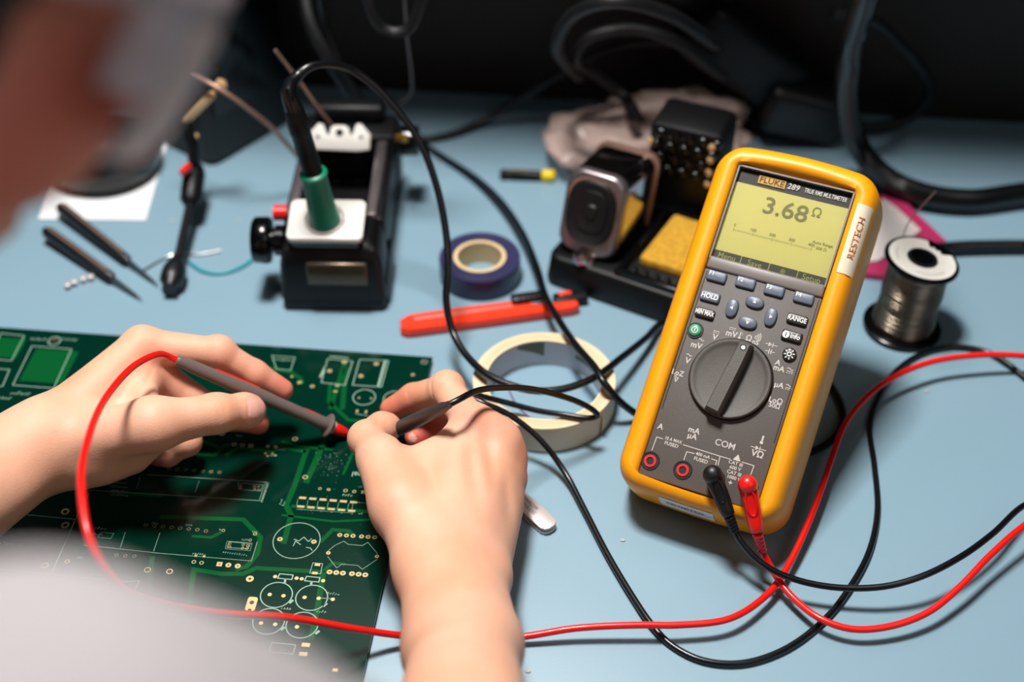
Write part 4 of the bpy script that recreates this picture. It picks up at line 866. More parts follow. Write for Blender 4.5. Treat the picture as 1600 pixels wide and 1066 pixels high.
b.add(outer+inner_, [[k, (k+1) % n_, n_+(k+1) % n_, n_+k] for k in range(n_)], FT); lb_ = b.build('paper_label', 'label_white', spo, 0)
b = MB(); b.ringloop([(0.0070, -0.02), (0.0070, 0.0044), (0.0088, 0.0044), (0.0094, 0.0030), (0.0094, -0.02)], FT, 40); disc(b, 0, 0, 0.0072, -0.018, FT, 30); b.build('hub', 'socket_black', spo)
b = MB(); 
for k in range(9):
    a_ = -2.1+k*0.13; put_text(b, 'FINE SOLDER'[k], 0.0022, FT @ T(0.0155*math.cos(a_), 0.0155*math.sin(a_), 0.0034) @ RZ(a_+math.pi/2)) if False else None
for k in range(16):
    a_ = -2.0+k*0.075; stroke(b, [(0.0150*math.cos(a_), 0.0150*math.sin(a_)), (0.0163*math.cos(a_+0.02), 0.0163*math.sin(a_+0.02))], 0.0003, FT, 0.0034)
for k in range(10):
    a_ = 2.6+k*0.08; stroke(b, [(0.0150*math.cos(a_), 0.0150*math.sin(a_)), (0.0160*math.cos(a_+0.02), 0.0160*math.sin(a_+0.02))], 0.0003, FT, 0.0034)
b.build('label_print', 'bezel_grey', spo, 0).parent = lb_
b = MB(); z_ = SPB; b.tube([Vector(p) for p in ((-0.004, 0.0222, 0.040), (-0.006, 0.028, 0.052), (-0.006, 0.031, 0.066), (-0.004, 0.032, 0.074), (0.002, 0.032, 0.088), (0.008, 0.032, 0.100))], 0.0005, 8); b.build('loose_wire', 'bronze_wire', spo)

# ------------------------------------------------------------------ small cell behind the tape
c0 = P(781, 272, 0.0042); c1 = P(867, 275, 0.0042)
ce = thing('small_stick_tool', 'short black stick with gold inlay and bright yellow end behind the blue tape', 'tool', (c0.x, c0.y, 0)); LO = Vector((c0.x, c0.y, 0))
b = MB(); cyl_profile(b, c0, c1, [(0, 0.003), (0.02, 0.0042), (0.12, 0.0042), (0.14, 0.0036), (0.2, 0.0036), (0.22, 0.0042), (0.74, 0.0042), (0.76, 0.003)], 20); lb(b, 'handle', 'black_plastic', ce)
b = MB(); cyl_profile(b, c0, c1, [(0.76, 0.0040), (0.78, 0.0050), (0.97, 0.0050), (1.0, 0.0035)], 20); lb(b, 'end_cap', 'yellow_cap', ce)
b = MB(); cu = (CAM-c0).normalized(); b.box(0, 0, 0, (c1-c0).length*0.40, 0.0022, 0.0006, frame((c0+(c1-c0)*0.32)+Vector((0, 0, 1))*0.0043, c1-c0, (0, 0, 1))); lb(b, 'brass_inlay', 'brass', ce)
# ------------------------------------------------------------------ pink edged packet, behind the multimeter
pk0 = [P(1355, 345, 0), P(1392, 306, 0), P(1420, 322, 0), P(1476, 388, 0), P(1462, 404, 0), P(1380, 440, 0), P(1320, 420, 0), P(1330, 360, 0)]
pk = thing('packet', 'white packet with a magenta edge lying between the multimeter and the solder spool', 'packet', (pk0[0].x, pk0[0].y, 0)); LO = Vector((pk0[0].x, pk0[0].y, 0))
def flatpoly(pix, z0, z1): return [P(x, y, 0).xy[:] for x, y in pix][::-1]
b = MB(); b.prism(flatpoly([(1330, 352), (1388, 300), (1478, 386), (1464, 405), (1380, 440), (1300, 430)], 0, 0), 0.0004, 0.006, bev=0.0015); lb(b, 'sleeve', 'packet_pink', pk, 30)
b = MB(); b.prism(flatpoly([(1335, 356), (1377, 322), (1398, 336), (1436, 372), (1400, 398), (1370, 420), (1310, 424)], 0, 0), 0.006, 0.0082, bev=0.0008); lb(b, 'paper_insert', 'packet_white', pk, 30)
# thick black hose and other cables
wire_thing('thick_hose', 'thick glossy black hose curving down and off to the right', 'hose', [P(1372, -70, 0.30), P(1350, 0, 0.22), P(1328, 90, 0.13), P(1324, 170, 0.072), P(1345, 236, 0.034), P(1388, 280, 0.018), P(1440, 303, 0.013), P(1510, 313, 0.011), P(1580, 305, 0.011), P(1680, 290, 0.011)], 0.0095, 'hose_black', res=0.006)
wire_thing('power_cable', 'black power cable running straight off the right edge near the spool', 'cable', [P(1440, 392, 0.006), P(1490, 387, 0.006), P(1550, 385, 0.006), P(1620, 385, 0.006), P(1700, 388, 0.006)], 0.0052, 'cable_black', res=0.006)
wire_thing('background_cable', 'black cable sweeping over the mat behind the blue tape', 'cable', [P(585, 176, 0.02), P(620, 205, 0.004), P(660, 217, 0.0035), P(705, 210, 0.0035), P(760, 186, 0.008), P(820, 150, 0.03), P(890, 108, 0.06), P(950, 78, 0.08), P(1030, 66, 0.09), P(1110, 75, 0.085)], 0.0036, 'cable_matte', res=0.006)
wire_thing('background_cable', 'uppermost black cable arching in front of the dark wall', 'cable', [P(905, 120, 0.07), P(870, 70, 0.13), P(900, 20, 0.17), P(960, 2, 0.19), P(1040, 20, 0.17), P(1120, 70, 0.12)], 0.0055, 'cable_matte', res=0.006)
wire_thing('background_cable', 'slack black cable drooping left of the black adapter heap', 'cable', [P(1130, 120, 0.08), P(1050, 62, 0.12), P(980, 45, 0.13), P(915, 62, 0.12), P(900, 92, 0.10), P(935, 118, 0.07), P(975, 150, 0.05), P(992, 175, 0.06)], 0.0050, 'cable_matte', res=0.006)
wire_thing('background_cable', 'black cable looping out to the right behind the thick hose', 'cable', [P(1300, 20, 0.15), P(1360, 30, 0.14), P(1405, 70, 0.10), P(1440, 110, 0.07), P(1450, 150, 0.035), P(1420, 185, 0.012), P(1370, 198, 0.008), P(1310, 196, 0.008), P(1240, 205, 0.01)], 0.0050, 'cable_matte', res=0.006)
wire_thing('background_cable', 'black cable crossing low behind the crumpled clear bag', 'cable', [P(985, 178, 0.05), P(1020, 190, 0.02), P(1080, 193, 0.006), P(1150, 188, 0.006), P(1220, 200, 0.006), P(1290, 212, 0.006), P(1340, 200, 0.006)], 0.0045, 'cable_matte', res=0.006)
wire_thing('background_cable', 'black cable hanging behind the soldering iron at the top', 'cable', [P(470, -40, 0.16), P(486, 40, 0.13), P(520, 100, 0.10), P(560, 160, 0.055), P(585, 190, 0.03)], 0.0055, 'cable_matte', res=0.006)
wire_thing('background_cable', 'black cable loop dipping in from the top edge left of the grey wire', 'cable', [P(570, -60, 0.22), P(578, 10, 0.19), P(600, 46, 0.17), P(635, 48, 0.17), P(656, 10, 0.19), P(670, -50, 0.22)], 0.0045, 'cable_matte', res=0.006)
wire_thing('steel_wire', 'thin grey wire hanging down from the top edge and kinked at its end', 'wire', [P(628, -60, 0.20), P(632, 0, 0.165), P(636, 60, 0.125), P(643, 120, 0.075), P(642, 146, 0.05), P(624, 162, 0.03)], 0.0011, 'wire_grey')
wire_thing('probe_rod', 'thin tan rod leaning into the back of the soldering iron stand', 'rod', [P(430, 78, 0.16), P(450, 104, 0.145), P(470, 130, 0.13), P(495, 165, 0.11), P(518, 195, 0.09)], 0.0014, 'bronze_wire')
# adapter heap
ad = thing('power_adapter', 'heap of chunky black power adapter blocks leaning on the dark back panel', 'power adapter', tuple(P(1160, 190, 0)))
ao = P(1160, 190, 0)+Vector((0, -0.035, 0)); LO = ao.copy(); LO.z = 0; ad.location = LO
b = MB(); b.box(0, 0, 0, 0.11, 0.05, 0.055, T(ao.x-0.012, ao.y+0.02, 0.080) @ RY(math.radians(38)) @ RZ(0.1), bev=0.010, seg=3); lb(b, 'adapter_body', 'black_plastic', ad)
b = MB(); b.box(0, 0, 0, 0.075, 0.055, 0.045, T(ao.x+0.045, ao.y+0.015, 0.0300) @ RY(math.radians(14)), bev=0.010, seg=3); lb(b, 'plug_block', 'black_rubber', ad)
b = MB(); b.box(0, 0, 0, 0.09, 0.045, 0.075, T(ao.x-0.055, ao.y+0.035, 0.155) @ RY(math.radians(25)), bev=0.012, seg=3); lb(b, 'upper_block', 'black_plastic', ad)
# crumpled clear bag
bag = MB(); bc = P(1010, 235, 0); rnd = random.Random(5)
def bagblob(cx, cy, cz, sx, sy, sz, seed):
    t = bmesh.new(); bmesh.ops.create_icosphere(t, subdivisions=4, radius=1)
    for v in t.verts:
        n = noise.noise(v.co*2.3+Vector((seed, 0, 0)))*0.45+abs(noise.noise(v.co*5+Vector((0, seed, 0))))*0.25
        c = v.co*(1+n); v.co = Vector((cx+c.x*sx, cy+c.y*sy, max(0.0006, cz+c.z*sz)))
    bag.merge(t)
q1 = P(950, 215, 0.02); bagblob(q1.x, q1.y, 0.018, 0.045, 0.040, 0.018, 1.0)
q2 = P(1060, 175, 0.03); bagblob(q2.x, q2.y, 0.030, 0.050, 0.022, 0.016, 4.0)
q3 = P(1110, 225, 0.02); bagblob(q3.x, q3.y, 0.020, 0.028, 0.040, 0.016, 9.0)
bo = bag.build('plastic_bag', 'bag_clear', smooth=180); anchor(bo, Vector((q1.x, q1.y, 0))); tag(bo, 'crumpled clear pinkish plastic bag behind the chrome iron holder', 'bag')
# ------------------------------------------------------------------ left background
e0 = P(335, 262, 0.0)
case = thing('black_case', 'large black equipment case standing at the upper left behind the head', 'case', (e0.x, e0.y, 0), math.radians(52))
b = MB(); b.box(0.0, 0.0, 0, 0.001, 0.001, 0.001) if False else None
b.loft([rrect(0.050, 0.034, 0.010, 0.0, 5, 0.050, 0.036), rrect(0.052, 0.036, 0.010, 0.004, 5, 0.050, 0.036), rrect(0.052, 0.036, 0.010, 0.21, 5, 0.050, 0.036), rrect(0.046, 0.030, 0.010, 0.222, 5, 0.050, 0.036)]); b.build('case_body', 'cable_matte', case)
b = MB(); b.box(0.050, -0.0008, 0.12, 0.084, 0.003, 0.15, bev=0.001); b.build('front_panel', 'black_gloss', case)
dk = P(175, 262, 0.004); pp = thing('paper_sheet', 'white square of paper under the round black dish', 'paper', (dk.x, dk.y, 0))
b = MB(); c_ = [P(x, y, 0)-Vector((dk.x, dk.y, 0)) for x, y in ((262, 226), (228, 346), (60, 344), (90, 226))]
b.prism([(p.x, p.y) for p in c_][::-1], 0.0002, 0.0012); b.build('sheet', 'paper_white', pp, 0)
pp2 = P(165, 246, 0.012); dish = thing('round_dish', 'round black dish standing on white paper beside the face', 'dish', (pp2.x, pp2.y, 0.0012))
b = MB(); b.lathe([(0.034, 0), (0.042, 0.002), (0.046, 0.010), (0.047, 0.022), (0.045, 0.022), (0.043, 0.010), (0.038, 0.004), (0.001, 0.004)], n=56); b.build('bowl', 'black_gloss', dish)
b = MB(); b.ringloop([(0.0445, 0.0215), (0.0445, 0.0235), (0.0475, 0.0235), (0.0475, 0.0215)], n=56); b.build('rim', 'black_rubber', dish)
# helping hand: black lever with bulb end
h0 = P(264, 452, 0.010); h1 = P(279, 402, 0.014); h2 = P(297, 318, 0.024); h3 = P(305, 262, 0.034)
hh = thing('helping_hand', 'black lever handle with a bulb end and red tip reaching toward the iron stand', 'clamp tool', (h0.x, h0.y, 0)); LO = Vector((h0.x, h0.y, 0))
b = MB(); b.tube([h0, h0+(h1-h0)*0.5, h1], 0.0, 20, taper=lambda t: [0.0055, 0.0090, 0.0092, 0.0088, 0.0075, 0.005][min(5, int(t*5.99))]); lb(b, 'bulb_grip', 'black_rubber', hh, 70)
b = MB(); b.tube([h1, (h1+h2)/2, h2], 0.0036, 14); lb(b, 'lever', 'black_plastic', hh)
b = MB(); cyl_profile(b, h2, h3, [(0, 0.006), (0.1, 0.0085), (0.8, 0.0090), (1.0, 0.007)], 20); lb(b, 'pivot_block', 'black_plastic', hh)
b = MB(); q_ = P(290, 265, 0.046); b.box(0, 0, 0, 0.005, 0.012, 0.006, T(q_.x, q_.y, q_.z) @ RZ(-0.4), bev=0.0015); lb(b, 'red_tip', 'red_plastic', hh)
b = MB(); b.lathe([(0.003, 0), (0.003, 0.003), (0.001, 0.0035)], T(*P(305, 216, 0.062)), 14); lb(b, 'brass_knob', 'gold_pin', hh)
b = MB(); g0 = P(288, 190, 0.075); g1 = P(334, 145, 0.10); b.tube([h3, P(300, 225, 0.06), g0], 0.005, 12, spline=False); lb(b, 'post', 'black_plastic', hh)
b = MB(); cyl_profile(b, g0, g1, [(0, 0.0024), (0.05, 0.0036), (0.9, 0.0036), (1, 0.0024)], 14); g2 = P(349, 128, 0.108); cyl_profile(b, g1, g2, [(0.0, 0.001), (0.35, 0.001), (0.4, 0.0046), (0.9, 0.0050), (1.1, 0.0022)], 14); lb(b, 'gold_contact', 'gold_pin', hh)
wire_thing('grey_cord', 'thin brownish cord running from the glasses toward the iron stand', 'cord', [P(250, 100, 0.12), P(300, 117, 0.115), P(345, 140, 0.108), P(390, 172, 0.09), P(425, 200, 0.070), P(445, 222, 0.055), P(470, 250, 0.03)], 0.0018, 'bronze_wire')
wire_thing('teal_wire', 'teal insulated wire loop between the black lever and the knob', 'wire', [P(412, 385, 0.0015), P(398, 402, 0.0015), P(375, 418, 0.0015), P(345, 427, 0.0015), P(318, 424, 0.0015), P(296, 410, 0.0015)], 0.0014, 'wire_teal')
wire_thing('bare_wire', 'bare shiny wire end lying left of the teal loop', 'wire', [P(345, 392, 0.001), P(310, 398, 0.001), P(286, 396, 0.0015), P(262, 402, 0.001), P(215, 428, 0.001)], 0.0010, 'steel')
def pliers(p0, p1, label):
    a, c = P(p0[0], p0[1], 0.010), P(p1[0], p1[1], 0.003); o = thing('side_tool', label, 'hand tool', (c.x, c.y, 0)); global LO; LO = Vector((c.x, c.y, 0))
    b = MB(); cyl_profile(b, c+(a-c)*0.28, a, [(0, 0.002), (0.04, 0.0042), (0.5, 0.0048), (0.95, 0.0050), (1.0, 0.003)], 16); lb(b, 'dark_grip', 'black_rubber', o)
    b = MB(); cyl_profile(b, c, c+(a-c)*0.30, [(0, 0.0003), (0.3, 0.0012), (0.8, 0.0018), (1, 0.0018)], 12); lb(b, 'steel_tip', 'steel', o)
    b = MB(); u = (a-c).normalized(); b.tube([c+(a-c)*0.34+Vector((0, 0, 0.0046)), c+(a-c)*0.95+Vector((0, 0, 0.0052))], 0.0012, 8, spline=False); lb(b, 'bright_edge', 'bronze_wire', o)
pliers((70, 360), (222, 468), 'slim dark handled tool whose steel point ends nearer the board')
pliers((92, 322), (248, 446), 'slim dark handled tool whose steel point ends toward the black lever')
for k, (x, y) in enumerate(((107, 451), (117, 446), (131, 441), (143, 438))):
    c = P(x, y, 0.0); b = MB(); b.lathe([(0.0012, 0.0), (0.0012, 0.0028), (0.0026, 0.0030), (0.0026, 0.0044), (0.0012, 0.0050)], T(c.x, c.y, 0), 16); o = b.build('small_screw', 'steel_satin'); anchor(o, (c.x, c.y, 0))
    tag(o, 'small bright screw standing in a short row beside the dark handled tools', 'screw', 'screws beside the hand tools')
rnd = random.Random(11)
for k, (x, y) in enumerate(((374, 345), (395, 348), (269, 346), (663, 562 - 0 + 60), (712, 562), (973, 845), (825, 1050), (1448, 612), (1380, 500))):
    if (x, y) == (663, 622): continue
    c = P(x, y, 0.0); t = bmesh.new(); bmesh.ops.create_icosphere(t, subdivisions=1, radius=0.0010+0.0006*rnd.random())
    for v in t.verts: v.co = Vector((c.x+v.co.x*1.4, c.y+v.co.y, 0.0005+v.co.z*0.4))
    b = MB(); b.merge(t); o = b.build('solder_crumb', 'dust'); anchor(o, (c.x, c.y, 0)); tag(o, 'tiny pale solder crumb lying loose on the blue mat', 'crumb', 'solder crumbs on the mat')
# ------------------------------------------------------------------ the person: one continuous skin surface grown from a distance field
import openvdb as vdb
VOX = 0.00125
def smin(a, b, k):
    h = np.clip(0.5+0.5*(b-a)/k, 0, 1); return b*(1-h)+a*h-k*h*(1-h)
class Cone:
    def __init__(s, a, b, ra, rb):
        s.a = np.array(a, float); s.b = np.array(b, float); s.ra = ra; s.rb = rb; s.c = (s.a+s.b)/2; s.R = np.linalg.norm(s.a-s.b)/2+max(ra, rb)
    def d(s, p):
        ba = s.b-s.a; l2 = ba@ba+1e-12; t = np.clip(((p-s.a)@ba)/l2, 0, 1)
        return np.linalg.norm(p-s.a-t[:, None]*ba, axis=1)-(s.ra+(s.rb-s.ra)*t)
class Ell:
    def __init__(s, c, ax, r):
        s.c = np.array(c, float); s.M = np.array([np.array(Vector(a).normalized()) for a in ax]); s.r = np.array(r, float); s.R = max(r)
    def d(s, p):
        q = (p-s.c)@s.M.T; k0 = np.linalg.norm(q/s.r, axis=1); k1 = np.linalg.norm(q/(s.r*s.r), axis=1)+1e-9
        return k0*(k0-1)/k1
def Q(t): return P(*t)
BIG = 1.0
class Body:
    def __init__(s): s.core = []; s.fingers = []; s.nails = []; s.dents = []
    def core_d(s, p, c, rad):
        d = np.full(len(p), BIG)
        for prims, k in s.core:
            g = None
            for q in prims:
                if np.linalg.norm(q.c-c) > q.R+rad+0.05: continue
                e = q.d(p); g = e if g is None else smin(g, e, k)
            if g is not None: d = g if d[0] == BIG and np.all(d == BIG) else smin(d, g, 0.012)
        return d
    def d(s, p, c, rad):
        d = s.core_d(p, c, rad); out = d.copy()
        for prims, k, kf in s.fingers:
            g = None
            for q in prims:
                if np.linalg.norm(q.c-c) > q.R+rad+0.02: continue
                e = q.d(p); g = e if g is None else smin(g, e, k)
            if g is not None: out = np.minimum(out, smin(d, g, kf))
        for cc, n, w, dep, rr in s.dents:            # skin creases and the nail edges
            if np.linalg.norm(cc-c) > rad+rr*2: continue
            v = p-cc; t = v@n; r2 = (v*v).sum(1)
            out = out+dep*np.exp(-(t/w)**2)*np.exp(-r2/(rr*rr))
        for cc, u_, v_, w_, a_, b_ in s.nails:
            if np.linalg.norm(cc-c) > rad+0.02: continue
            q = p-cc; e = ((q@u_)/a_)**4+((q@v_)/b_)**4; ok = (np.abs(q@w_) < 0.006)
            out = out+np.where(ok, 0.0007*np.exp(-((e-1)/0.35)**2), 0)
        return out
B = Body()
def chain(pts, rad, k=0.004, kf=0.006, extra=()):
    pr = [Cone(pts[i], pts[i+1], rad[i], rad[i+1]) for i in range(len(pts)-1)]+list(extra)
    B.fingers.append((pr, k, kf))
def crease(p, n, dep=0.0008, w=0.0009, rr=0.010): B.dents.append((np.array(p), np.array(Vector(n).normalized()), w, dep, rr))
flush = []      # (point, radius, amount): where the skin itself is redder
# --- left hand (holds the red probe)
lw = P(62, 693, .062); lf = P(-60, 768, .068); le = Vector((-0.50, -0.42, 0.085))
li = [P(222, 540, .080), P(342, 552, .072), P(398, 584, .055), P(441, 609, .0405)]
lm = [P(236, 575, .064), P(298, 622, .042), P(358, 652, .027), P(404, 662, .018)]
lr = [P(218, 625, .050), P(292, 690, .026), P(262, 709, .017), P(246, 712, .013)]
ll = [P(185, 655, .038), P(232, 700, .020), P(212, 716, .014), P(200, 712, .011)]
lt = [P(150, 680, .070), P(238, 664, .076), P(338, 646, .066), P(382, 642, .056), P(392, 642, .053)]
palm = [Cone(lw, li[0], .0200, .0125), Cone(lw, lm[0], .0200, .0130), Cone(P(80, 705, .052), lr[0], .0190, .0120), Cone(P(85, 715, .048), ll[0], .0170, .0115),
        Cone(P(110, 690, .062), lt[1], .0190, .0150), Cone(P(160, 715, .052), P(232, 690, .050), .0150, .0110), Cone(lt[1], P(222, 592, .066), .0085, .0075), Cone(P(130, 725, .048), P(205, 715, .042), .0150, .0100),
        Cone(P(200, 645, .060), P(218, 605, .062), .011, .011)]
B.core.append((palm, 0.010))
B.core.append(([Cone(lw+Vector((0, .004, .002)), lf+Vector((-.01, .006, 0)), .0225, .0245), Cone(P(70, 708, .055), P(-40, 785, .060), .0220, .0250), Cone(lf, le, .0255, .0400)], 0.012))
chain(li, [.0115, .0098, .0086, .0072], extra=[Ell(li[1]+Vector((0, .001, .001)), ((1, 0, 0), (0, 1, 0), (0, 0, 1)), (.0105, .0102, .0105))])
chain(lm, [.0115, .0097, .0086, .0072]); chain(lr, [.0110, .0092, .0082, .0070]); chain(ll, [.0100, .0082, .0072, .0060])
chain(lt[1:], [.0150, .0118, .0104, .0096], k=0.006, kf=0.010)
v = (li[1]-li[0]).normalized(); crease(P(336, 562, .066), (li[2]-li[0]), 0.0011, 0.0007, .007); crease(P(395, 592, .050), (li[3]-li[1]), 0.0009, 0.0007, .006)
v = (lt[2]-lt[1]); crease(P(345, 655, .073), v, 0.0006, 0.0008, .007); crease(P(352, 640, .075), v, 0.0004, 0.0008, .006)
crease(P(238, 585, .080), P(250, 605, .06)-P(215, 585, .07), 0.0008, 0.0012, .010)
for k in range(3): crease(P(215+k*9, 712-k*5, .058), P(240, 700, .06)-P(200, 690, .06), 0.0006, 0.0010, .009)
def nail(tip, axis, normal, a, b, off):
    w_ = Vector(normal).normalized(); u_ = Vector(axis); u_ = (u_-w_*u_.dot(w_)).normalized(); v_ = w_.cross(u_)
    B.nails.append((np.array(tip+w_*off), np.array(u_), np.array(v_), np.array(w_), a, b))
tocam = (CAM-lt[3]).normalized()
nail(P(390, 641, .0545), lt[3]-lt[2], tocam*0.8+Vector((0.65, -.05, .1)), .0082, .0076, .0096)
nail(P(252, 708, .0150), P(235, 722, .012)-P(270, 695, .016), Vector((.55, -.65, .25)), .0062, .0048, .0072)
# --- right hand (holds the black probe)
rw = P(700, 893, .052)
ri = [P(742, 668, .062), P(697, 608, .060), P(646, 621, .043), P(611, 639, .033)]
rm = [P(776, 690, .056), P(742, 648, .030), P(690, 668, .020), P(650, 683, .018)]
rr_ = [P(792, 715, .046), P(770, 700, .020), P(722, 710, .013), P(690, 722, .012)]
rl_ = [P(792, 752, .036), P(778, 748, .014), P(738, 752, .011), P(706, 758, .011)]
rt = [P(628, 790, .060), P(592, 712, .060), P(573, 686, .053), P(597, 669, .048), P(606, 668, .046)]
palm = [Cone(rw+Vector((-.010, 0, .003)), ri[0]+Vector((-.003, 0, 0)), .0200, .0120), Cone(rw, rm[0], .0200, .0120), Cone(P(722, 885, .046), rr_[0], .0185, .0118), Cone(P(740, 880, .040), rl_[0], .0170, .0115),
        Cone(P(662, 860, .054), rt[0], .0190, .0165), Cone(rt[0], P(598, 725, .060), .0165, .0120), Cone(P(625, 735, .055), P(705, 700, .058), .0105, .0110), Cone(P(660, 760, .052), P(700, 740, .052), .016, .016), Cone(P(772, 800, .030), P(750, 880, .034), .0160, .0180),
        Ell(ri[0]+Vector((.001, -.001, .003)), ((1, 0, 0), (0, 1, 0), (0, 0, 1)), (.0125, .0125, .0120)), Ell(rm[0]+Vector((.001, 0, .002)), ((1, 0, 0), (0, 1, 0), (0, 0, 1)), (.0122, .0122, .0120))]
B.core.append((palm, 0.010))
re_ = Vector((-0.020, -0.50, 0.165))
rf = P(724, 1012, .072)
B.core.append(([Cone(P(682, 905, .052), P(697, 1015, .068), .0188, .0210), Cone(P(735, 895, .044), P(748, 1010, .062), .0185, .0220), Cone(rf, re_, .0270, .0390), Cone(P(700, 900, .05), rf, .021, .026)], 0.014))
B.core.append(([Cone(P(758, 905, .044), P(752, 915, .044), .0130, .0130)], 0.01))
chain(ri, [.0115, .0100, .0088, .0074], extra=[Ell(ri[1]+Vector((.001, .001, .001)), ((1, 0, 0), (0, 1, 0), (0, 0, 1)), (.0108, .0105, .0108))])
chain(rm, [.0110, .0096, .0086, .0074]); chain(rr_, [.0108, .0092, .0082, .0072]); chain(rl_, [.0100, .0082, .0074, .0062])
chain(rt, [.0160, .0122, .0108, .0094, .0084], k=0.006, kf=0.010)
crease(P(672, 604, .066), ri[2]-ri[1], 0.0011, 0.0007, .008); crease(P(640, 614, .05), ri[3]-ri[1], 0.0008, 0.0007, .006)
crease(P(590, 668, .060), P(610, 668, .05)-P(575, 668, .05), 0.0006, 0.0008, .006)
crease(P(628, 706, .062), Vector((1, .2, 0)), 0.0010, 0.0015, .008)
# hollows between the tendons on the back of the hand
for (x, y, z, dep) in ((768, 720, .068, .0022), (738, 730, .073, .0016), (790, 770, .054, .0018)):
    q = P(x, y, z); B.dents.append((np.array(q), np.array((1.0, .12, 0)), 0.005, dep, .020))
nail(P(640, 690, .018), rm[3]-rm[2], Vector((-.2, -.6, .7)), .0060, .0050, .0074)
# --- arms, torso, neck, head
ls = Vector((-0.445, -0.665, 0.395)); rs = PD(150, 1500, 0.265); nb = Vector((-0.275, -0.655, 0.400))
B.core.append(([Cone(re_, rs, .040, .052), Cone(le, ls, .040, .052)], 0.02))
HC = PD(-270, -150, 0.370); hf = Vector((0.46, 0.56, -0.60)).normalized(); hu = (Vector((0.12, 0, 1))-hf*hf.dot(Vector((0.12, 0, 1)))).normalized(); hr = hf.cross(hu).normalized()
def H(r, f, u): return HC+hr*r+hf*f+hu*u
B.core.append(([Cone(rs+Vector((-.03, 0, -.005)), ls+Vector((.03, 0, -.005)), .055, .055), Cone(nb+Vector((0, -.03, -.06)), Vector((-.265, -.80, .10)), .105, .115), Cone(nb+Vector((-.07, -.03, -.07)), Vector((-.33, -.82, -.05)), .085, .11), Cone(nb+Vector((.07, -.03, -.07)), Vector((-.20, -.82, -.05)), .085, .11), Cone(Vector((-.265, -.83, .05)), Vector((-.265, -.87, -.22)), .12, .135)], 0.05))
B.core.append(([Cone(nb+Vector((0, .01, .01)), H(0, -.035, -.075), .058, .052)], 0.03))
headp = [Ell(H(0, -.012, .020), (hr, hf, hu), (.074, .094, .086)), Cone(H(0, .028, -.035), H(0, .062, -.106), .057, .026), Cone(H(-.038, .0, -.068), H(-.012, .064, -.112), .029, .018), Cone(H(.038, .0, -.068), H(.012, .064, -.112), .029, .018),
         Cone(H(-.036, .052, -.028), H(-.030, .055, -.030), .026, .024), Cone(H(.036, .052, -.028), H(.030, .055, -.030), .026, .024), Cone(H(-.03, .074, .026), H(.03, .074, .026), .012, .012)]
B.core.append((headp, 0.022))
B.core.append(([Cone(H(0, .084, .016), H(0, .106, -.026), .007, .0095), Cone(H(-.012, .090, -.028), H(.012, .090, -.028), .007, .007)], 0.008))
B.core.append(([Cone(H(-.016, .083, -.059), H(.016, .083, -.059), .0065, .0065), Cone(H(-.014, .082, -.070), H(.014, .082, -.070), .007, .007)], 0.003))
for s in (-1, 1):
    B.core.append(([Ell(H(s*.078, -.028, -.008), (hr, (hf+hr*s*-.5), hu), (.006, .017, .030))], 0.004))
    B.fingers.append(([Ell(H(s*.031, .068, .006), (hr, hf, hu), (.0125, .0125, .0125))], .002, .004))
B.dents.append((np.array(H(0, .090, -.0645)), np.array(hu), .0020, .003, .016))
def polygonise(fn, lo, hi, h, keep=None):
    n = 16; bs = n*h; lo = np.array(lo); hi = np.array(hi); nb_ = np.ceil((hi-lo)/bs).astype(int)
    idx = np.stack(np.meshgrid(*[np.arange(k) for k in nb_], indexing='ij'), -1).reshape(-1, 3)
    cen = lo+(idx+0.5)*bs; half = bs*0.5*math.sqrt(3)
    # coarse pass in slabs of big cells
    dc = np.full(len(cen), BIG)
    big = 6; key = (idx//big); uniq, inv = np.unique(key, axis=0, return_inverse=True); inv = inv.ravel(); order = np.argsort(inv, kind='stable'); bounds = np.searchsorted(inv[order], np.arange(len(uniq)+1))
    for u in range(len(uniq)):
        ids = order[bounds[u]:bounds[u+1]]; pc = cen[ids]; c = pc.mean(0); dc[ids] = fn(pc, c, np.linalg.norm(pc-c, axis=1).max()+0.02)
    g = vdb.FloatGrid(3*h); 
    off = np.stack(np.meshgrid(*[np.arange(n)]*3, indexing='ij'), -1).reshape(-1, 3)*h
    for i in np.nonzero(dc < -half-0.004)[0]:
        a = idx[i]*n; g.fill(tuple(int(q) for q in a), tuple(int(q)+n-1 for q in a), -3*h, False)
    for i in np.nonzero(np.abs(dc) <= half+0.004)[0]:
        p = lo+idx[i]*bs+off; d = fn(p, cen[i], half)
        g.copyFromArray(np.clip(d, -3*h, 3*h).reshape(n, n, n).astype(np.float32), ijk=tuple(int(q) for q in idx[i]*n))
    pts, quads = g.convertToQuads(isovalue=0.0)
    return pts*h+lo, quads
def grid_mesh(name, pts, quads, mats):
    me = bpy.data.meshes.new(name); nv = len(pts); nf = len(quads)
    me.vertices.add(nv); me.vertices.foreach_set('co', pts.astype(np.float32).ravel()); me.loops.add(nf*4); me.loops.foreach_set('vertex_index', quads[:, ::-1].astype(np.int32).ravel())
    me.polygons.add(nf); me.polygons.foreach_set('loop_start', np.arange(0, nf*4, 4, dtype=np.int32)); me.polygons.foreach_set('loop_total', np.full(nf, 4, dtype=np.int32)); me.polygons.foreach_set('use_smooth', [True]*nf)
    me.update(); me.validate(); 
    for m in mats: me.materials.append(MATS[m])
    o = bpy.data.objects.new(name, me); COL.objects.link(o); return o
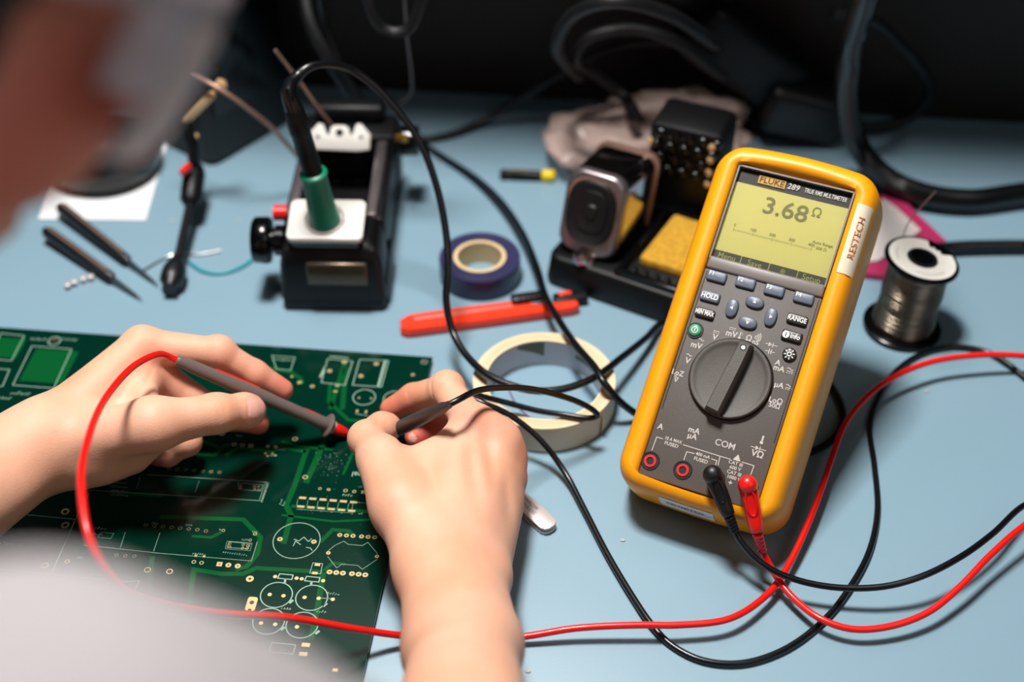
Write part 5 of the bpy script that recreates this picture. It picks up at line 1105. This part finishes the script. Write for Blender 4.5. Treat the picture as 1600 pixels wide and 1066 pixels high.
# skin
m = mat('skin', rgb(236, 190, 168), 0.56, bump=0.22, bscale=1100, sub=0.12); nt = m.node_tree; bs_ = nt.nodes['Principled BSDF']
at = nt.nodes.new('ShaderNodeAttribute'); at.attribute_name = 'flush'; mx = nt.nodes.new('ShaderNodeMixRGB'); mx.inputs[1].default_value = rgb(232, 178, 150); mx.inputs[2].default_value = rgb(208, 84, 70)
n3 = nt.nodes.new('ShaderNodeTexNoise'); n3.inputs['Scale'].default_value = 45; tc3 = nt.nodes.new('ShaderNodeTexCoord'); nt.links.new(tc3.outputs['Object'], n3.inputs['Vector'])
ad_ = nt.nodes.new('ShaderNodeMath'); ad_.operation = 'MULTIPLY_ADD'; ad_.inputs[1].default_value = 0.30; nt.links.new(n3.outputs[0], ad_.inputs[0]); sb = nt.nodes.new('ShaderNodeMath'); sb.operation = 'SUBTRACT'; sb.inputs[1].default_value = 0.12
nt.links.new(at.outputs['Fac'], ad_.inputs[2]); nt.links.new(ad_.outputs[0], sb.inputs[0]); nt.links.new(sb.outputs[0], mx.inputs[0]); n5 = nt.nodes.new('ShaderNodeTexNoise'); n5.inputs['Scale'].default_value = 16; n5.inputs['Detail'].default_value = 3; nt.links.new(tc3.outputs['Object'], n5.inputs['Vector'])
rp = nt.nodes.new('ShaderNodeMapRange'); rp.inputs[1].default_value = 0.42; rp.inputs[2].default_value = 0.72; rp.inputs[3].default_value = 0.0; rp.inputs[4].default_value = 0.5; nt.links.new(n5.outputs[0], rp.inputs[0])
m5 = nt.nodes.new('ShaderNodeMixRGB'); m5.inputs[2].default_value = rgb(216, 146, 104); nt.links.new(rp.outputs[0], m5.inputs[0]); nt.links.new(mx.outputs[0], m5.inputs[1]); nt.links.new(m5.outputs[0], bs_.inputs['Base Color'])
mat('nail', rgb(228, 170, 156), 0.3, coat=0.3); mat('eye_white', rgb(230, 226, 222), 0.2); mat('lip', rgb(190, 104, 98), 0.45)
LOB = np.array([-0.62, -1.02, -0.30]); HIB = np.array([0.06, -0.02, 0.62])
pts, quads = polygonise(B.d, LOB, HIB, VOX)
print('body', len(pts), len(quads))
person = grid_mesh('person', pts, quads, ['skin', 'nail', 'eye_white', 'lip'])
fl = np.zeros(len(pts))
def fsh(p, r, a):
    global fl; q = np.array(p); d2 = ((pts-q)**2).sum(1); fl = fl+a*np.exp(-d2/(r*r))
for p, r, a in ((li[3], .013, .55), (li[2], .012, .3), (li[1], .011, .22), (lm[3], .014, .6), (lm[2], .014, .4), (lr[3], .014, .6), (lt[4], .012, .25), (lt[2], .010, .22), (ll[3], .012, .6), (P(240, 560, .07), .012, .5), (P(270, 600, .05), .014, .4),
                (ri[3], .015, .6), (ri[2], .013, .45), (ri[1], .010, .1), (rm[3], .014, .7), (rm[2], .014, .5), (rt[3], .010, .25), (rt[1], .012, .12), (ri[0]+Vector((0, -.006, .012)), .008, .35), (rm[0]+Vector((0, 0, .010)), .009, .30), (rr_[0]+Vector((.006, 0, .006)), .010, .35), (rl_[0]+Vector((.008, 0, .004)), .010, .35), (P(628, 706, .062), .007, .3),
                (H(.05, .05, -.03), .03, .25), (H(-.05, .05, -.03), .03, .25), (H(.078, -.028, -.008), .03, .35), (H(0, .106, -.02), .012, .3), (H(.065, .03, -.02), .06, .35)): fsh(p, r, a)
ca = person.data.attributes.new('flush', 'FLOAT', 'POINT'); ca.data.foreach_set('value', np.clip(fl*1.5, 0, 0.95).astype(np.float32))
fc = np.zeros(len(person.data.polygons)*3, np.float32); person.data.polygons.foreach_get('center', fc); fc = fc.reshape(-1, 3); mi = np.zeros(len(fc), np.int32)
for cc, u_, v_, w_, a_, b_ in B.nails:
    q = fc-cc; mi[(((q@u_)/a_)**4+((q@v_)/b_)**4 < 1) & (np.abs(q@w_) < 0.0045)] = 1
for s in (-1, 1):
    q = fc-np.array(H(s*.031, .068, .006)); e = q@np.array(hf); mi[(np.linalg.norm(q, axis=1) < .0132) & (e > .006) & (np.abs(q@np.array(hu)) < .005)] = 2
q = fc-np.array(H(0, .086, -.0645)); mi[(np.abs(q@np.array(hr)) < .022) & (np.abs(q@np.array(hu)) < .0095) & (q@np.array(hf) > -.006)] = 3
person.data.polygons.foreach_set('material_index', mi); person.data.update()
org = Vector((-0.265, -0.85, -0.30)); anchor(person, org)
tag(person, 'person in pale grey t-shirt leaning over the board, holding a probe in each hand', 'person')
# t-shirt
SH = [g for g in B.core]
def shirt_d(p, c, rad):
    g = None
    for prims, k in (B.core[5], B.core[6]): pass
    d = np.full(len(p), BIG); parts_ = []
    for prims, k in (ARMS, TORSO):
        g = None
        for q in prims: e = q.d(p); g = e if g is None else smin(g, e, k)
        parts_.append(g)
    d = smin(parts_[0], parts_[1], 0.05)-0.010
    d = d+0.0022*np.sin(p[:, 0]*70+np.sin(p[:, 1]*40)*2)*np.cos(p[:, 2]*45+p[:, 1]*30)
    nk = np.linalg.norm(p-np.array(H(0, -.03, -.06)), axis=1)-0.13; d = np.maximum(d, -nk)
    for e_, s_ in ((re_, rs), (le, ls)):
        ax_ = np.array((s_-e_).normalized()); t = (p-np.array(e_))@ax_; L = (s_-e_).length
        d = np.maximum(d, np.where(np.linalg.norm(p-np.array(e_+(s_-e_)*0.3), axis=1) < 0.20, (L*0.42)-t, -1))
    return d
ARMS = B.core[4+1] if False else None
for prims, k in B.core:
    if abs(k-0.02) < 1e-9: ARMS = (prims, k)
    if abs(k-0.05) < 1e-9: TORSO = (prims, k)
p2, q2 = polygonise(shirt_d, LOB-0.02, HIB+0.02, 0.005)
p2_ = p2-np.array(org); sh = grid_mesh('t_shirt', p2_, q2, ['shirt_grey']); sh.parent = person
# hair
hd = np.array(HC)
def hair_d(p, c, rad):
    q = p-hd; r_ = q@np.array(hr); f_ = q@np.array(hf); u_ = q@np.array(hu)
    e = Ell(H(0, -.016, .024), (hr, hf, hu), (.084, .103, .096)).d(p)
    e = e+0.003*np.sin(r_*260+f_*90)*np.sin(f_*150+u_*200)
    cut = f_-0.006-np.maximum(0, u_-0.012)*0.95       # keeps hair behind and above the face
    ear = 0.024-np.linalg.norm(np.stack([(np.abs(r_)-.080)*0.6, f_+.024, u_+.014], 1), axis=1)
    low = -u_-0.055
    return np.maximum(np.maximum(np.maximum(e, cut), ear), low)
p3, q3 = polygonise(hair_d, np.array(HC)-0.14, np.array(HC)+0.14, 0.003)
ha = grid_mesh('hair', p3-np.array(org), q3, ['hair_dark']); ha.parent = person
# safety glasses
G0 = H(0, .086, .004); gl = thing('safety_glasses', 'clear wraparound safety glasses worn by the person at the upper left', 'glasses', M=Matrix(((hr.x, hf.x, hu.x, G0.x), (hr.y, hf.y, hu.y, G0.y), (hr.z, hf.z, hu.z, G0.z), (0, 0, 0, 1))))
def band(r, z, t0, t1, n=36): return [(r*1.0*math.sin(a), (r*0.98*math.cos(a))-0.070, z) for a in [t0+(t1-t0)*k/n for k in range(n+1)]]
for s in (-1, 1):
    a0_, a1_ = (0.06, 1.25) if s > 0 else (-1.25, -0.06)
    b = MB(); b.loft([band(.0905, -.026, a0_, a1_), band(.0925, -.015, a0_, a1_), band(.0935, .0, a0_, a1_), band(.0925, .014, a0_, a1_), band(.0905, .022, a0_, a1_), band(.0885, .022, a0_, a1_), band(.0915, .0, a0_, a1_), band(.0885, -.026, a0_, a1_)], closed=False, cap0=False, cap1=False); b.build('lens', 'goggle_glare', gl, 80)
b = MB(); b.tube(band(.0900, .024, -1.3, 1.3), 0.0022, 8); b.build('brow_bar', 'glasses_frame', gl)
b = MB(); b.tube([(-.008, .018, -.012), (0, .022, .0), (.008, .018, -.012)], 0.002, 8); b.build('nose_bridge', 'glasses_frame', gl)
for s in (-1, 1):
    b = MB(); b.tube([(s*.086, -.046, .020), (s*.087, -.075, .016), (s*.084, -.105, .008), (s*.083, -.118, -.012)], 0.0026, 8); b.box(s*.0870, -.050, .008, .003, .018, .030, bev=0.001); b.build('temple_arm', 'glasses_frame', gl)
